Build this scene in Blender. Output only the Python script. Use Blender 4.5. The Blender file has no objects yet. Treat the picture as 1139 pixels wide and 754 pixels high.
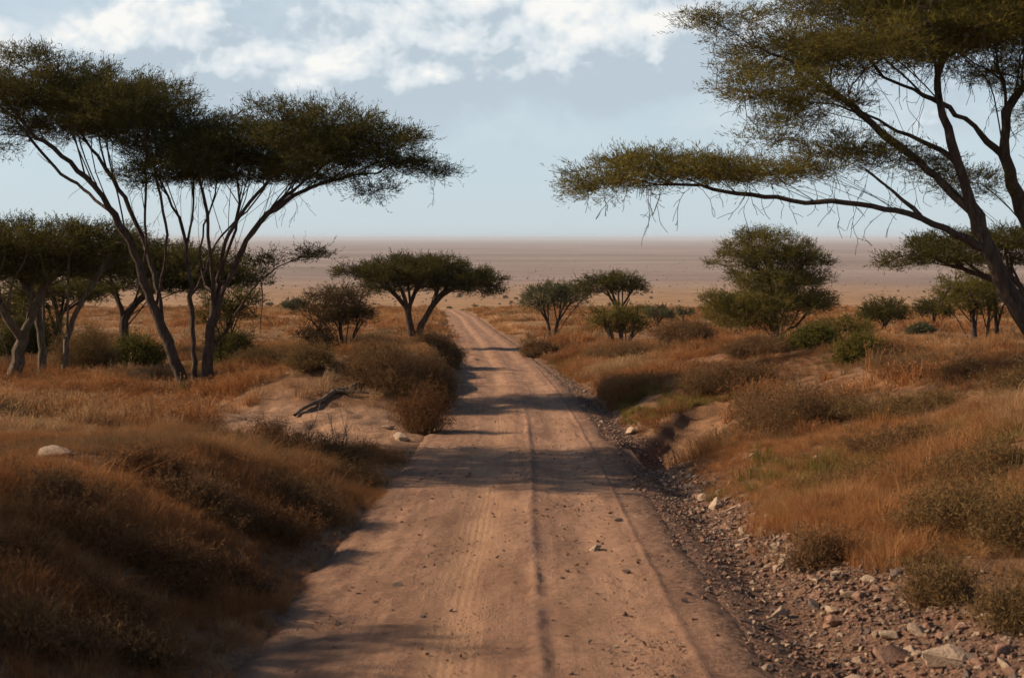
import bpy, math, random
import numpy as np

# ------------------------------------------------------------------ camera, sky, sun, exposure
SC = bpy.context.scene
COL = SC.collection
R = math.radians
CAM_H = 3.05                      # camera above the road
FPX, CX, CY, HOR = 1582.0, 569.5, 377.0, 265.0     # the photograph's 50 mm lens in its own pixels
PITCH = math.atan((CY - HOR) / FPX)
SUN_EL, SUN_FRONT = 28.0, 9.0     # sun at the left, a little ahead of the camera

cam = bpy.data.objects.new('camera', bpy.data.cameras.new('camera'))
COL.objects.link(cam)
cam.location = (0, 0, CAM_H)
cam.rotation_euler = (R(90) - PITCH, 0, 0)
cam.data.lens, cam.data.sensor_width = 50.0, 36.0
cam.data.clip_start, cam.data.clip_end = 0.1, 200000
cam.data.dof.use_dof = True
cam.data.dof.focus_distance = 42
cam.data.dof.aperture_fstop = 3.5
SC.camera = cam

SC.view_settings.view_transform = 'Standard'
SC.view_settings.look = 'None'
SC.view_settings.exposure = 0.50
SC.view_settings.gamma = 1.0
SC.view_settings.use_curve_mapping = False
SC.cycles.max_bounces = 4
SC.cycles.diffuse_bounces = 2
SC.cycles.transmission_bounces = 2
SC.cycles.use_adaptive_sampling = True
SC.cycles.adaptive_threshold = 0.02
SC.cycles.transparent_max_bounces = 8
SC.cycles.volume_bounces = 0
SC.cycles.use_denoising = True

sun_dir = np.array([-math.cos(R(SUN_FRONT)) * math.cos(R(SUN_EL)),
                    math.sin(R(SUN_FRONT)) * math.cos(R(SUN_EL)), math.sin(R(SUN_EL))])
sl = bpy.data.lights.new('sun', 'SUN')
sl.energy, sl.angle, sl.color = 5.0, R(0.6), (1.0, 0.79, 0.58)
so = bpy.data.objects.new('sun', sl)
COL.objects.link(so)
from mathutils import Vector
so.rotation_euler = Vector(sun_dir).to_track_quat('Z', 'Y').to_euler()


class NT:
    """Small expression helper over a node tree."""
    def __init__(s, tree):
        s.t = tree
    def n(s, kind, **kw):
        nd = s.t.nodes.new(kind)
        for k, v in kw.items():
            setattr(nd, k, v)
        return nd
    def put(s, sock, v):
        if isinstance(v, bpy.types.NodeSocket):
            s.t.links.new(v, sock)
        else:
            if hasattr(sock.default_value, '__len__') and not hasattr(v, '__len__'):
                v = (v, v, v)
            if sock.type == 'RGBA' and len(v) == 3:
                v = (*v, 1)
            sock.default_value = v
    def m(s, op, a, b=0.0, c=None, clamp=False):
        nd = s.n('ShaderNodeMath', operation=op, use_clamp=clamp)
        s.put(nd.inputs[0], a); s.put(nd.inputs[1], b)
        if c is not None:
            s.put(nd.inputs[2], c)
        return nd.outputs[0]
    def add(s, a, b): return s.m('ADD', a, b)
    def sub(s, a, b): return s.m('SUBTRACT', a, b)
    def mul(s, a, b): return s.m('MULTIPLY', a, b)
    def xyz(s, a, b, c):
        nd = s.n('ShaderNodeCombineXYZ')
        for i, v in enumerate((a, b, c)):
            s.put(nd.inputs[i], v)
        return nd.outputs[0]
    def sep(s, v):
        nd = s.n('ShaderNodeSeparateXYZ'); s.put(nd.inputs[0], v)
        return nd.outputs
    def vm(s, op, a, b):
        nd = s.n('ShaderNodeVectorMath', operation=op)
        s.put(nd.inputs[0], a); s.put(nd.inputs[1], b)
        return nd.outputs[0]
    def noise(s, vec, scale, detail=4, rough=0.55, dist=0.0):
        nd = s.n('ShaderNodeTexNoise')
        s.put(nd.inputs['Vector'], vec)
        nd.inputs['Scale'].default_value = scale
        nd.inputs['Detail'].default_value = detail
        nd.inputs['Roughness'].default_value = rough
        nd.inputs['Distortion'].default_value = dist
        return nd.outputs[0]
    def voro(s, vec, scale, feature='F1', out='Distance'):
        nd = s.n('ShaderNodeTexVoronoi', feature=feature)
        s.put(nd.inputs['Vector'], vec)
        nd.inputs['Scale'].default_value = scale
        return nd.outputs[out]
    def ss(s, v, lo, hi):
        nd = s.n('ShaderNodeMapRange', interpolation_type='SMOOTHSTEP')
        s.put(nd.inputs[0], v)
        if lo > hi:
            lo, hi = hi, lo
            nd.inputs[3].default_value, nd.inputs[4].default_value = 1.0, 0.0
        nd.inputs[1].default_value, nd.inputs[2].default_value = lo, hi
        return nd.outputs[0]
    def mix(s, f, a, b, blend='MIX'):
        nd = s.n('ShaderNodeMix', data_type='RGBA', blend_type=blend)
        nd.clamp_factor = True
        s.put(nd.inputs[0], f); s.put(nd.inputs[6], a); s.put(nd.inputs[7], b)
        return nd.outputs[2]
    def attr(s, name, kind='GEOMETRY', out='Fac'):
        nd = s.n('ShaderNodeAttribute', attribute_type=kind, attribute_name=name)
        return nd.outputs[out]


def world():
    w = bpy.data.worlds.new('World')
    SC.world = w
    w.use_nodes = True
    t = w.node_tree
    t.nodes.clear()
    N = NT(t)
    out = N.n('ShaderNodeOutputWorld')
    bg, bgc = N.n('ShaderNodeBackground'), N.n('ShaderNodeBackground')
    bg.inputs[1].default_value = bgc.inputs[1].default_value = 0.062
    msh = N.n('ShaderNodeMixShader')
    t.links.new(bg.outputs[0], msh.inputs[1]); t.links.new(bgc.outputs[0], msh.inputs[2])
    t.links.new(msh.outputs[0], out.inputs[0])
    w.cycles.sampling_method = 'MANUAL'
    w.cycles.sample_map_resolution = 256
    sky = N.n('ShaderNodeTexSky', sky_type='NISHITA', sun_disc=False)
    sky.sun_elevation = R(SUN_EL)
    sky.sun_rotation = R(270 + SUN_FRONT)
    sky.altitude, sky.air_density, sky.dust_density, sky.ozone_density = 1500, 1.0, 1.2, 1.6
    d = N.n('ShaderNodeTexCoord').outputs['Generated']
    x, y, z = N.sep(d)
    X = N.mul(N.m('ARCTAN2', x, y), 15.82)
    Y = N.mul(N.m('ARCSINE', z), 15.82)

    BLOBS = [(40, 75, 140, 40, 0.24), (200, 50, 105, 45, 0.32), (265, 100, 130, 36, 0.22), (650, 45, 140, 55, 0.42), (480, 50, 80, 62, 0.34), (380, 70, 70, 70, 0.26),
             (330, 140, 150, 32, 0.16), (800, 70, 140, 40, 0.24), (600, 95, 220, 18, 0.14), (1000, 30, 160, 50, 0.2), (500, 240, 900, 55, -0.3)]

    def dens(X, Y):
        v = N.xyz(N.mul(X, 1.0), N.mul(Y, 1.25), 5.2)
        n = N.noise(v, 0.75, 8, 0.57, 0.1)
        wv = N.vm('ADD', v, N.xyz(N.mul(n, 0.9), N.mul(n, -0.6), 0))
        billow = N.add(N.add(N.voro(wv, 1.5), N.mul(N.voro(wv, 3.4), 0.55)), N.mul(N.voro(wv, 8.0), 0.28))
        acc = N.mul(n, 0.8)
        for (px, py, rx, ry, wt) in BLOBS:
            ex = N.m('POWER', N.m('ABSOLUTE', N.mul(N.sub(X, (px - CX) / 100), 100 / rx)), 2)
            ey = N.m('POWER', N.m('ABSOLUTE', N.mul(N.sub(Y, (HOR - py) / 100), 100 / ry)), 2)
            acc = N.add(acc, N.mul(N.m('EXPONENT', N.mul(N.add(ex, ey), -1.0)), wt))
        low = N.sub(acc, N.mul(N.ss(Y, 3.0, 5.0), 0.05))
        return N.add(low, N.mul(N.sub(0.80, billow), 0.26)), low
    n0, l0 = dens(X, Y)
    n1, _l = dens(N.add(X, -0.13), N.add(Y, 0.16))
    _n, l2 = dens(N.add(X, -0.35), N.add(Y, 0.40))
    a = N.mul(N.mul(N.ss(n0, 0.33, 0.62), N.ss(Y, 0.6, 1.5)), N.ss(Y, 5.4, 4.2))
    lit = N.add(N.add(N.mul(N.sub(n0, n1), 2.6), N.mul(N.sub(l0, l2), 1.7)), 0.0)
    raw = lit
    raw = N.add(raw, N.mul(N.sub(N.noise(N.xyz(X, N.mul(Y, 1.2), 21.0), 1.6, 6, 0.6), 0.5), 0.9))
    ccol = N.mix(N.ss(raw, 0.05, 0.55), (5.7, 6.75, 7.6), (8.4, 9.1, 9.6))
    ccol = N.mix(N.ss(raw, 0.42, 1.05), ccol, (11.4, 11.2, 10.7))
    veil = N.mix(N.ss(Y, 0.0, 4.0), (7.0, 8.4, 9.3), (6.4, 7.8, 8.8))
    thin = N.noise(N.xyz(N.mul(X, 0.5), N.mul(Y, 1.4), 9.0), 0.8, 7, 0.6, 0.3)
    veil = N.mix(N.mul(N.ss(thin, 0.38, 0.72), N.mul(N.ss(Y, 0.1, 1.6), 0.6)), veil, (9.0, 9.7, 10.0))
    base = N.mix(N.mul(N.ss(Y, 9.0, 2.5), 0.80), sky.outputs[0], veil)
    N.put(bg.inputs[0], base)
    N.put(bgc.inputs[0], N.mix(N.mul(a, 0.92), base, ccol))
    N.put(msh.inputs[0], N.mul(N.m('GREATER_THAN', Y, 0.6), N.m('LESS_THAN', Y, 5.4)))


world()

# ------------------------------------------------------------------ helpers
rng = np.random.default_rng(11)


def at(px, py, d):
    """The point on the viewing ray of a photo pixel at forward distance d (used to turn measurements into metres)."""
    u, v = px - CX, py - CY
    y = FPX * math.cos(PITCH) - v * math.sin(PITCH)
    z = -FPX * math.sin(PITCH) - v * math.cos(PITCH)
    k = d / y
    return np.array([u * k, d, z * k + CAM_H])


def sstep(e0, e1, x):
    t = np.clip((x - e0) / (e1 - e0), 0, 1)
    return t * t * (3 - 2 * t)


_PERM = np.random.default_rng(5).random((256, 256))


def vnoise(x, y):
    xi, yi = np.floor(x).astype(int), np.floor(y).astype(int)
    fx, fy = x - xi, y - yi
    fx, fy = fx * fx * (3 - 2 * fx), fy * fy * (3 - 2 * fy)
    g = lambda i, j: _PERM[i % 256, j % 256]
    return (g(xi, yi) * (1 - fx) + g(xi + 1, yi) * fx) * (1 - fy) + (g(xi, yi + 1) * (1 - fx) + g(xi + 1, yi + 1) * fx) * fy - 0.5


def fbm(x, y, s, oct=4, gain=0.5):
    x, y = np.asarray(x, float) / s, np.asarray(y, float) / s
    o, a = 0, 1.0
    for k in range(oct):
        o = o + a * vnoise(x + 17.3 * k, y + 9.1 * k)
        x, y, a = x * 2.03, y * 2.03, a * gain
    return o


_YG = np.arange(-80, 5001.0)
_ZP = [(-80, -1.0), (0, -3.05), (11.9, -3.66), (32, -4.78), (60, -6.1), (84, -7.2), (140, -9.15), (203, -11.3), (270, -13.7), (292, -14.7),
       (330, -17.6), (400, -22), (500, -27), (800, -39), (1200, -49), (2000, -56), (4000, -60), (5000, -60)]
_ZT = np.interp(_YG, *zip(*_ZP))
for w_ in (9, 9):
    _ZT[60:-60] = np.convolve(_ZT, np.ones(w_) / w_, 'same')[60:-60]
_XP = [(-80, 0.5), (0, -0.12), (12, -0.15), (32, 0.15), (60, -0.05), (84, -0.9), (110, -2.1), (140, -3.8), (203, -7.0), (270, -11.5), (320, -17), (400, -34), (900, -170), (5000, -400)]
_XT = np.interp(_YG, *zip(*_XP))
_XT[60:-60] = np.convolve(_XT, np.ones(21) / 21, 'same')[60:-60]
HW = 2.32


def zroad(y): return np.interp(y, _YG, _ZT) + CAM_H
def xroad(y): return np.interp(y, _YG, _XT)


def seg_d(x, y, ax, ay, bx, by):
    t = np.clip(((x - ax) * (bx - ax) + (y - ay) * (by - ay)) / ((bx - ax) ** 2 + (by - ay) ** 2), 0, 1)
    return np.hypot(x - ax - t * (bx - ax), y - ay - t * (by - ay)), t


MOUNDS = [  # x, y, height, radius along x, radius along y
    (9.0, 46, 0.45, 5.0, 2.2), (11.5, 60, 0.35, 5, 3), (3.2, 50, 0.30, 2.2, 3), (6.5, 75, 0.4, 5, 3), (13, 38, 0.3, 4, 2.5),
    (6.8, 26, 0.35, 2.5, 2.2), (9.5, 22, 0.4, 3.0, 2.5), (17, 52, 0.3, 6, 3), (2.8, 92, 0.4, 3, 4), (8, 105, 0.4, 6, 4),
    (-5.2, 19.5, 0.45, 1.8, 3.2), (-5.6, 14.5, 0.35, 1.6, 2.4), 
    (-6.0, 45.5, 0.75, 3.2, 3.6), (-4.9, 55, 0.5, 2.0, 5.0), (-5.0, 66, 0.4, 2, 5), (-10, 82, 0.3, 4, 4),
]


def height(x, y):
    x, y = np.asarray(x, float), np.asarray(y, float)
    s = x - xroad(y)
    z = zroad(y)
    near = 1 - sstep(250, 420, y)
    # right of the road: shoulder, ditch with a washed-out pit, then a long rise
    Rr = np.interp(y, [-20, 8, 20, 34, 60, 90, 150, 300, 900], [1.1, 1.25, 1.45, 1.50, 1.0, 0.45, 0.0, 0.1, 0])
    ro = Rr * sstep(3.6, 13.5, s) + 0.32 * sstep(3.1, 4.6, s) * near
    ro = ro - 0.16 * np.exp(-((s - 2.95) / 0.42) ** 2) * (1 - sstep(45, 75, y))
    dg, t = seg_d(x, y, 3.1, 30.5, 5.6, 40)
    ro = ro - (1.0 - 0.75 * t) * np.exp(-(dg / (1.15 - 0.5 * t)) ** 4) * sstep(1.9, 2.7, s)
    # left of the road: bank, broken by a sandy gully
    B = np.interp(y, [-20, 0, 15, 27, 32, 36, 41, 46, 60, 90, 130, 200, 300], [0.7, 0.72, 0.72, 0.45, 0.18, 0.08, 0.25, 0.95, 1.05, 0.9, 0.6, 0.5, 0.5])
    L = np.interp(y, [-20, 20, 34, 50, 80, 130, 300], [0.8, 0.75, 0.4, 0.15, 0.3, 0.3, 0.4])
    q = -s
    lo = (B * (1 - sstep(5, 11, q)) + L * sstep(5, 11, q)) * sstep(2.25, np.interp(y, [0, 28, 45], [4.8, 4.6, 3.9]) + 0.8 * fbm(x, y, 2.5, 2), q) * near
    z = z + np.where(s > 0, ro, lo)
    for mx, my, h, rx, ry in MOUNDS:
        z = z + h * np.exp(-(((x - mx) / rx) ** 2 + ((y - my) / ry) ** 2) ** 1.3) * sstep(2.6, 3.8, np.abs(s))
    off = sstep(HW + 0.3, HW + 3.2, np.abs(s))
    gull = np.exp(-(((x + 5.5) / 3.2) ** 2 + ((y - 37.5) / 5) ** 2) ** 2)
    z = z + off * (1 - 0.8 * gull) * (0.38 * fbm(x, y, 9, 3) + 0.26 * fbm(x + 40, y, 2.6, 3)) * (0.35 + 0.65 * near)
    z = z + sstep(HW, HW + 0.8, np.abs(s)) * 0.10 * fbm(x, y + 70, 0.55, 3) * (1 - sstep(60, 120, y))
    z = z + gull * (0.30 * fbm(x + 9, y * .8, 1.3, 4) + 0.10 * fbm(x, y, .35, 3)) * sstep(HW, HW + 1, np.abs(s))
    far = sstep(300, 1500, y)
    z = z + far * 14 * fbm(x, y, 900, 3) * (1 - sstep(2500, 5000, y))
    return z


def gz(x, y): return float(height(np.array([x]), np.array([y]))[0])


def ground_at(px, py, d0=7, d1=400):
    """Where the viewing ray of a photo pixel first meets the ground."""
    ds = np.exp(np.linspace(math.log(d0), math.log(d1), 900))
    P = np.array([at(px, py, d) for d in ds])
    below = P[:, 2] < height(P[:, 0], P[:, 1])
    i = int(np.argmax(below)) if below.any() else len(ds) - 1
    x, y = P[i, 0], P[i, 1]
    return np.array([x, y, gz(x, y)])


def mesh_np(name, V, quads=None, tris=None, fattr=None, smooth=False, uv=None, vattr=None):
    me = bpy.data.meshes.new(name)
    V = np.asarray(V, np.float32)
    qn = 0 if quads is None else len(quads)
    tn = 0 if tris is None else len(tris)
    parts = []
    if qn: parts.append(np.asarray(quads, np.int32).ravel())
    if tn: parts.append(np.asarray(tris, np.int32).ravel())
    loops = np.concatenate(parts) if parts else np.zeros(0, np.int32)
    me.vertices.add(len(V)); me.vertices.foreach_set('co', V.ravel())
    if len(loops):
        me.loops.add(len(loops)); me.loops.foreach_set('vertex_index', loops)
        me.polygons.add(qn + tn)
        st = np.concatenate([np.arange(qn) * 4, qn * 4 + np.arange(tn) * 3]).astype(np.int32)
        me.polygons.foreach_set('loop_start', st)
        me.polygons.foreach_set('use_smooth', np.full(qn + tn, smooth, bool))
        if uv is not None:
            l = me.uv_layers.new(name='UVMap')
            l.data.foreach_set('uv', np.asarray(uv, np.float32)[loops].ravel())
    for k, v in (fattr or {}).items():
        me.attributes.new(k, 'FLOAT', 'FACE').data.foreach_set('value', np.asarray(v, np.float32))
    for k, v in (vattr or {}).items():
        me.attributes.new(k, 'FLOAT', 'POINT').data.foreach_set('value', np.asarray(v, np.float32))
    me.update(calc_edges=True)
    return me


def link(name, me, mat=None, parent=None, loc=None):
    o = bpy.data.objects.new(name, me)
    COL.objects.link(o)
    if mat is not None and not me.materials:
        me.materials.append(mat)
    if parent is not None:
        o.parent = parent
    if loc is not None:
        o.location = loc
    return o


def tag(o, label=None, cat=None, group=None, kind=None):
    for k, v in (('label', label), ('category', cat), ('group', group), ('kind', kind)):
        if v:
            o[k] = v
    return o


def empty(name, loc):
    o = bpy.data.objects.new(name, None)
    COL.objects.link(o)
    o.location = loc
    o.empty_display_size = 0.2
    return o


def mat(name, rough=0.9):
    m = bpy.data.materials.new(name)
    m.use_nodes = True
    t = m.node_tree
    b = t.nodes['Principled BSDF']
    b.inputs['Roughness'].default_value = rough
    b.inputs['Specular IOR Level'].default_value = 0.15
    return m, NT(t), b


# ------------------------------------------------------------------ materials
def leafy(name, cols, trans=0.35, inst=False, spread=1.0):
    """Leaves or dry stalks: three natural tones picked per leaf, some light passing through."""
    m = bpy.data.materials.new(name)
    m.use_nodes = True
    t = m.node_tree
    t.nodes.clear()
    N = NT(t)
    f = N.attr('tint', 'INSTANCER' if inst else 'GEOMETRY')
    if inst:
        f = N.add(N.mul(f, 0.7), N.mul(N.attr('blade'), 0.3))
    c = N.mix(N.ss(f, 0.0, 0.5), cols[0], cols[1])
    c = N.mix(N.ss(f, 0.5, 1.0), c, cols[2])
    if inst:
        h = N.attr('hue', 'INSTANCER')
        c = N.mix(N.mul(N.ss(h, 0.60, 0.85), 0.8), c, (0.42, 0.29, 0.155))
        c = N.mix(N.mul(N.ss(h, 0.40, 0.15), 0.8), c, (0.150, 0.112, 0.062))
    d = N.n('ShaderNodeBsdfDiffuse'); N.put(d.inputs[0], c)
    tr = N.n('ShaderNodeBsdfTranslucent'); N.put(tr.inputs[0], c)
    mx = N.n('ShaderNodeMixShader'); mx.inputs[0].default_value = trans
    t.links.new(d.outputs[0], mx.inputs[1]); t.links.new(tr.outputs[0], mx.inputs[2])
    o = N.n('ShaderNodeOutputMaterial')
    t.links.new(mx.outputs[0], o.inputs[0])
    return m


def m_bark(name, c0, c1, c2):
    m, N, b = mat(name, 0.95)
    co = N.n('ShaderNodeTexCoord').outputs['Object']
    v = N.vm('MULTIPLY', co, (1, 1, 0.28))
    n = N.noise(v, 9, 6, 0.65)
    n2 = N.noise(co, 1.3, 3)
    c = N.mix(N.ss(n, 0.35, 0.65), c0, c1)
    N.put(b.inputs['Base Color'], N.mix(N.ss(n2, 0.45, 0.7), c, c2))
    bp = N.n('ShaderNodeBump'); bp.inputs['Strength'].default_value = 1.0; bp.inputs['Distance'].default_value = 0.09
    N.put(bp.inputs['Height'], N.add(N.noise(v, 11, 6, 0.75), N.mul(N.voro(v, 9), .7)))
    N.put(b.inputs['Normal'], bp.outputs[0])
    return m


M_BARK = m_bark('acacia bark', (0.045, 0.030, 0.023), (0.105, 0.073, 0.054), (0.070, 0.046, 0.033))
M_BARK_PALE = m_bark('pale bark', (0.075, 0.055, 0.037), (0.17, 0.13, 0.09), (0.12, 0.087, 0.056))
M_DEADWOOD = m_bark('dead wood', (0.12, 0.085, 0.06), (0.27, 0.20, 0.145), (0.20, 0.145, 0.10))
M_LEAF = leafy('acacia leaves', [(0.027, 0.027, 0.011), (0.062, 0.056, 0.017), (0.150, 0.118, 0.030)], 0.40)
M_LEAF_OLIVE = leafy('olive acacia leaves', [(0.044, 0.042, 0.013), (0.110, 0.093, 0.024), (0.25, 0.185, 0.044)], 0.42)
M_LEAF_GREY = leafy('grey green leaves', [(0.055, 0.060, 0.032), (0.095, 0.095, 0.048), (0.14, 0.13, 0.06)])
M_LEAF_BROWN = leafy('brown twig leaves', [(0.040, 0.029, 0.016), (0.075, 0.053, 0.027), (0.12, 0.08, 0.038)])
M_LEAF_BRIGHT = leafy('yellow green leaves', [(0.045, 0.045, 0.015), (0.095, 0.085, 0.022), (0.16, 0.13, 0.033)])
M_SHRUB = leafy('dry shrub stalks', [(0.085, 0.050, 0.026), (0.165, 0.094, 0.045), (0.24, 0.145, 0.068)], 0.25)
M_SHRUB_GREEN = leafy('weathered green shrub', [(0.080, 0.052, 0.024), (0.165, 0.104, 0.044), (0.26, 0.165, 0.07)], 0.3)
M_RUST = leafy('rust brown scrub', [(0.070, 0.036, 0.019), (0.150, 0.074, 0.033), (0.25, 0.130, 0.058)], 0.25)
M_GRASS = leafy('dry grass', [(0.110, 0.052, 0.027), (0.335, 0.145, 0.054), (0.50, 0.285, 0.125)], 0.3, True)
M_GREEN = leafy('green grass', [(0.105, 0.080, 0.026), (0.185, 0.140, 0.040), (0.26, 0.19, 0.06)], 0.35, True)


def m_ground():
    m, N, b = mat('hillside soil', 0.97)
    g = N.n('ShaderNodeNewGeometry').outputs['Position']
    x, y, z = N.sep(g)
    flat = N.xyz(x, y, 0.0)
    soil_n = N.noise(flat, 0.9, 6, 0.6)
    soil = N.mix(N.ss(soil_n, 0.35, 0.68), (0.125, 0.062, 0.030), (0.255, 0.135, 0.066))
    soil = N.mix(N.mul(N.ss(N.noise(flat, 11, 5, 0.7), 0.5, 0.75), 0.55), soil, (0.085, 0.050, 0.030))
    # dried grass seen from far away
    gn = N.noise(N.xyz(N.mul(x, 0.6), y, 2.0), 0.07, 6, 0.62)
    gold = N.mix(N.ss(gn, 0.36, 0.66), (0.22, 0.115, 0.048), (0.40, 0.235, 0.105))
    fine = N.noise(N.xyz(N.mul(x, 0.5), y, 4.0), 0.55, 5, 0.7)
    gold = N.mix(N.mul(N.ss(fine, 0.52, 0.72), 0.6), gold, (0.13, 0.080, 0.040))
    c = N.mix(N.ss(y, 90, 200), soil, gold)
    # the plain below: bare grey-mauve earth with dark scrub specks and paler pans
    pn = N.noise(N.xyz(N.mul(x, 0.5), y, 7.0), 0.0011, 8, 0.62)
    plain = N.mix(N.ss(pn, 0.36, 0.64), (0.185, 0.128, 0.100), (0.305, 0.225, 0.182))
    plain = N.mix(N.mul(N.ss(N.noise(N.xyz(N.mul(x, 0.4), y, 1.0), 0.006, 6, 0.68), 0.50, 0.70), 0.6), plain, (0.130, 0.092, 0.072))
    sp = N.noise(N.xyz(x, N.mul(y, 0.7), 3.0), 0.045, 5, 0.75)
    plain = N.mix(N.mul(N.ss(sp, 0.53, 0.66), 0.6), plain, (0.080, 0.064, 0.046))
    plain = N.mix(N.mul(N.ss(N.noise(N.xyz(N.mul(x, 0.35), y, 11.0), 0.0022, 5, 0.6), 0.60, 0.72), 0.7), plain, (0.42, 0.33, 0.27))
    edge = N.add(y, N.mul(N.sub(N.noise(flat, 0.004, 4), 0.5), 700))
    c = N.mix(N.ss(edge, 600, 2300), c, plain)
    sand_n = N.noise(flat, 2.3, 5, 0.6)
    sand = N.mix(N.ss(sand_n, 0.3, 0.7), (0.19, 0.106, 0.062), (0.34, 0.20, 0.12))
    c = N.mix(N.attr('sand'), c, sand)
    grav_n = N.voro(flat, 22, out='Color')
    grav = N.mix(N.sep(grav_n)[0], (0.065, 0.036, 0.024), (0.20, 0.113, 0.072))
    c = N.mix(N.attr('gravel'), c, grav)
    N.put(b.inputs['Base Color'], c)
    bp = N.n('ShaderNodeBump'); bp.inputs['Strength'].default_value = 0.85; bp.inputs['Distance'].default_value = 0.06
    h = N.add(N.noise(flat, 7, 7, 0.68), N.mul(N.voro(flat, 26), -0.35))
    N.put(bp.inputs['Height'], h)
    N.put(b.inputs['Normal'], bp.outputs[0])
    return m


def m_road():
    m, N, b = mat('dirt road surface', 0.95)
    uv = N.n('ShaderNodeUVMap').outputs[0]
    u, v, _ = N.sep(uv)
    wob = N.mul(N.sub(N.noise(N.xyz(0, v, 0), 0.06, 2), 0.5), 0.5)
    us = N.add(u, wob)
    big = N.noise(N.xyz(N.mul(u, 1.6), N.mul(v, 0.35), 0), 1.0, 6, 0.62)
    c = N.mix(N.ss(big, 0.34, 0.68), (0.225, 0.121, 0.072), (0.385, 0.22, 0.13))
    streak = N.noise(N.xyz(N.mul(us, 7), N.mul(v, 0.12), 5), 1.0, 4, 0.6)
    c = N.mix(N.mul(N.ss(streak, 0.45, 0.68), 0.6), c, (0.19, 0.104, 0.066))

    def band(c0, w):
        return N.m('EXPONENT', N.mul(N.m('POWER', N.m('ABSOLUTE', N.mul(N.sub(us, c0), 1 / w)), 2), -1.0))
    c = N.mix(N.mul(N.mul(band(-0.5, 0.36), 0.62), N.ss(N.noise(N.xyz(N.mul(u, 2), N.mul(v, .5), 9), 1.0, 5, .65), 0.3, 0.6)), c, (0.43, 0.25, 0.138))
    c = N.mix(N.mul(band(1.15, 0.33), 0.40), c, (0.47, 0.275, 0.165))
    c = N.mix(N.mul(band(0.36, 0.13), N.ss(N.noise(N.xyz(0.0, v, 3), 0.35, 4, .6), .35, .65)), c, (0.20, 0.115, 0.082))
    c = N.mix(N.mul(band(1.75, 0.05), 0.5), c, (0.19, 0.105, 0.075))
    peb = N.voro(N.xyz(u, v, 0), 30)
    pc = N.sep(N.voro(N.xyz(u, v, 0), 30, out='Color'))
    loose = N.ss(N.noise(N.xyz(u, N.mul(v, 0.5), 2), 1.1, 5, 0.6), 0.42, 0.62)
    pm = N.mul(N.mul(N.ss(peb, 0.42, 0.22), N.ss(pc[0], 0.45, 0.6)), loose)
    c = N.mix(N.mul(pm, 0.7), c, N.mix(pc[1], (0.17, 0.105, 0.08), (0.46, 0.32, 0.23)))
    au = N.m('ABSOLUTE', u)
    edge = N.ss(N.add(au, N.mul(N.sub(N.noise(N.xyz(u, N.mul(v, .6), 4), 1.2, 5, .65), .5), 1.3)), 1.55, 2.25)
    pcol = N.mix(N.sep(N.voro(N.xyz(u, v, 0), 22, out='Color'))[0], (0.085, 0.046, 0.030), (0.25, 0.145, 0.092))
    c = N.mix(N.mul(edge, N.ss(u, -1.0, 1.2)), c, pcol)
    speck = N.noise(N.xyz(u, v, 1), 45, 4, 0.7)
    c = N.mix(N.mul(N.ss(speck, 0.52, 0.72), 0.4), c, (0.17, 0.095, 0.065))
    N.put(b.inputs['Base Color'], c)
    tread = N.mul(N.m('SINE', N.mul(us, 75)), N.mul(band(-0.45, 0.33), N.ss(N.noise(N.xyz(u, N.mul(v, .3), 6), 1, 3), 0.4, 0.6)))
    corr = N.mul(N.noise(N.xyz(N.mul(u, 1.2), N.mul(v, 5.0), 8), 1.0, 3, 0.5), N.sub(1.0, band(-0.5, 0.4)))
    h = N.add(N.add(N.mul(pm, 0.6), N.mul(N.noise(N.xyz(u, v, 1), 11, 8, 0.75), 1.1)), N.add(N.mul(tread, 0.05), N.mul(corr, 2.2)))
    bp = N.n('ShaderNodeBump'); bp.inputs['Strength'].default_value = 0.9; bp.inputs['Distance'].default_value = 0.05
    N.put(bp.inputs['Height'], h)
    N.put(b.inputs['Normal'], bp.outputs[0])
    return m


def m_stone():
    m, N, b = mat('field stone', 0.92)
    co = N.n('ShaderNodeTexCoord').outputs['Object']
    rnd = N.n('ShaderNodeObjectInfo').outputs['Random']
    v = N.vm('ADD', co, N.xyz(N.mul(rnd, 40), 0, 0))
    c = N.mix(N.ss(N.noise(v, 5, 5, 0.65), 0.35, 0.65), (0.24, 0.16, 0.115), (0.46, 0.345, 0.255))
    c = N.mix(N.mul(N.ss(rnd, 0.55, 1.0), 0.55), c, (0.52, 0.43, 0.35))
    c = N.mix(N.mul(N.ss(rnd, 0.4, 0.0), 0.6), c, (0.20, 0.125, 0.09))
    N.put(b.inputs['Base Color'], c)
    bp = N.n('ShaderNodeBump'); bp.inputs['Strength'].default_value = 0.7; bp.inputs['Distance'].default_value = 0.03
    N.put(bp.inputs['Height'], N.noise(v, 14, 6, 0.7))
    N.put(b.inputs['Normal'], bp.outputs[0])
    return m


M_GROUND, M_ROAD, M_STONE = m_ground(), m_road(), m_stone()

# ------------------------------------------------------------------ ground, road, haze
def sand_mask(x, y):
    s = x - xroad(y)
    n = fbm(x, y, 1.8, 4)
    g = np.exp(-((((x + 5.2) / 3.1) ** 2 + ((y - 36.5) / 6.0) ** 2) ** 1.6)) * (s < 0)
    g2 = np.exp(-((((x + 9.5) / 2.6) ** 2 + ((y - 46) / 2.0) ** 2) ** 1.5)) * 0.7
    m = sstep(0.30, 0.60, np.maximum(g, g2) + n * 0.5)
    edge = sstep(HW + 0.5, HW + 0.15, np.abs(s) + 0.3 * n) * 0.3
    patch = sstep(0.33, 0.5, fbm(x + 90, y * 0.7, 5, 4)) * 0.45 * (s > 4) * (y < 120)
    return np.clip(np.maximum.reduce([m, edge, patch]), 0, 1)


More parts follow.
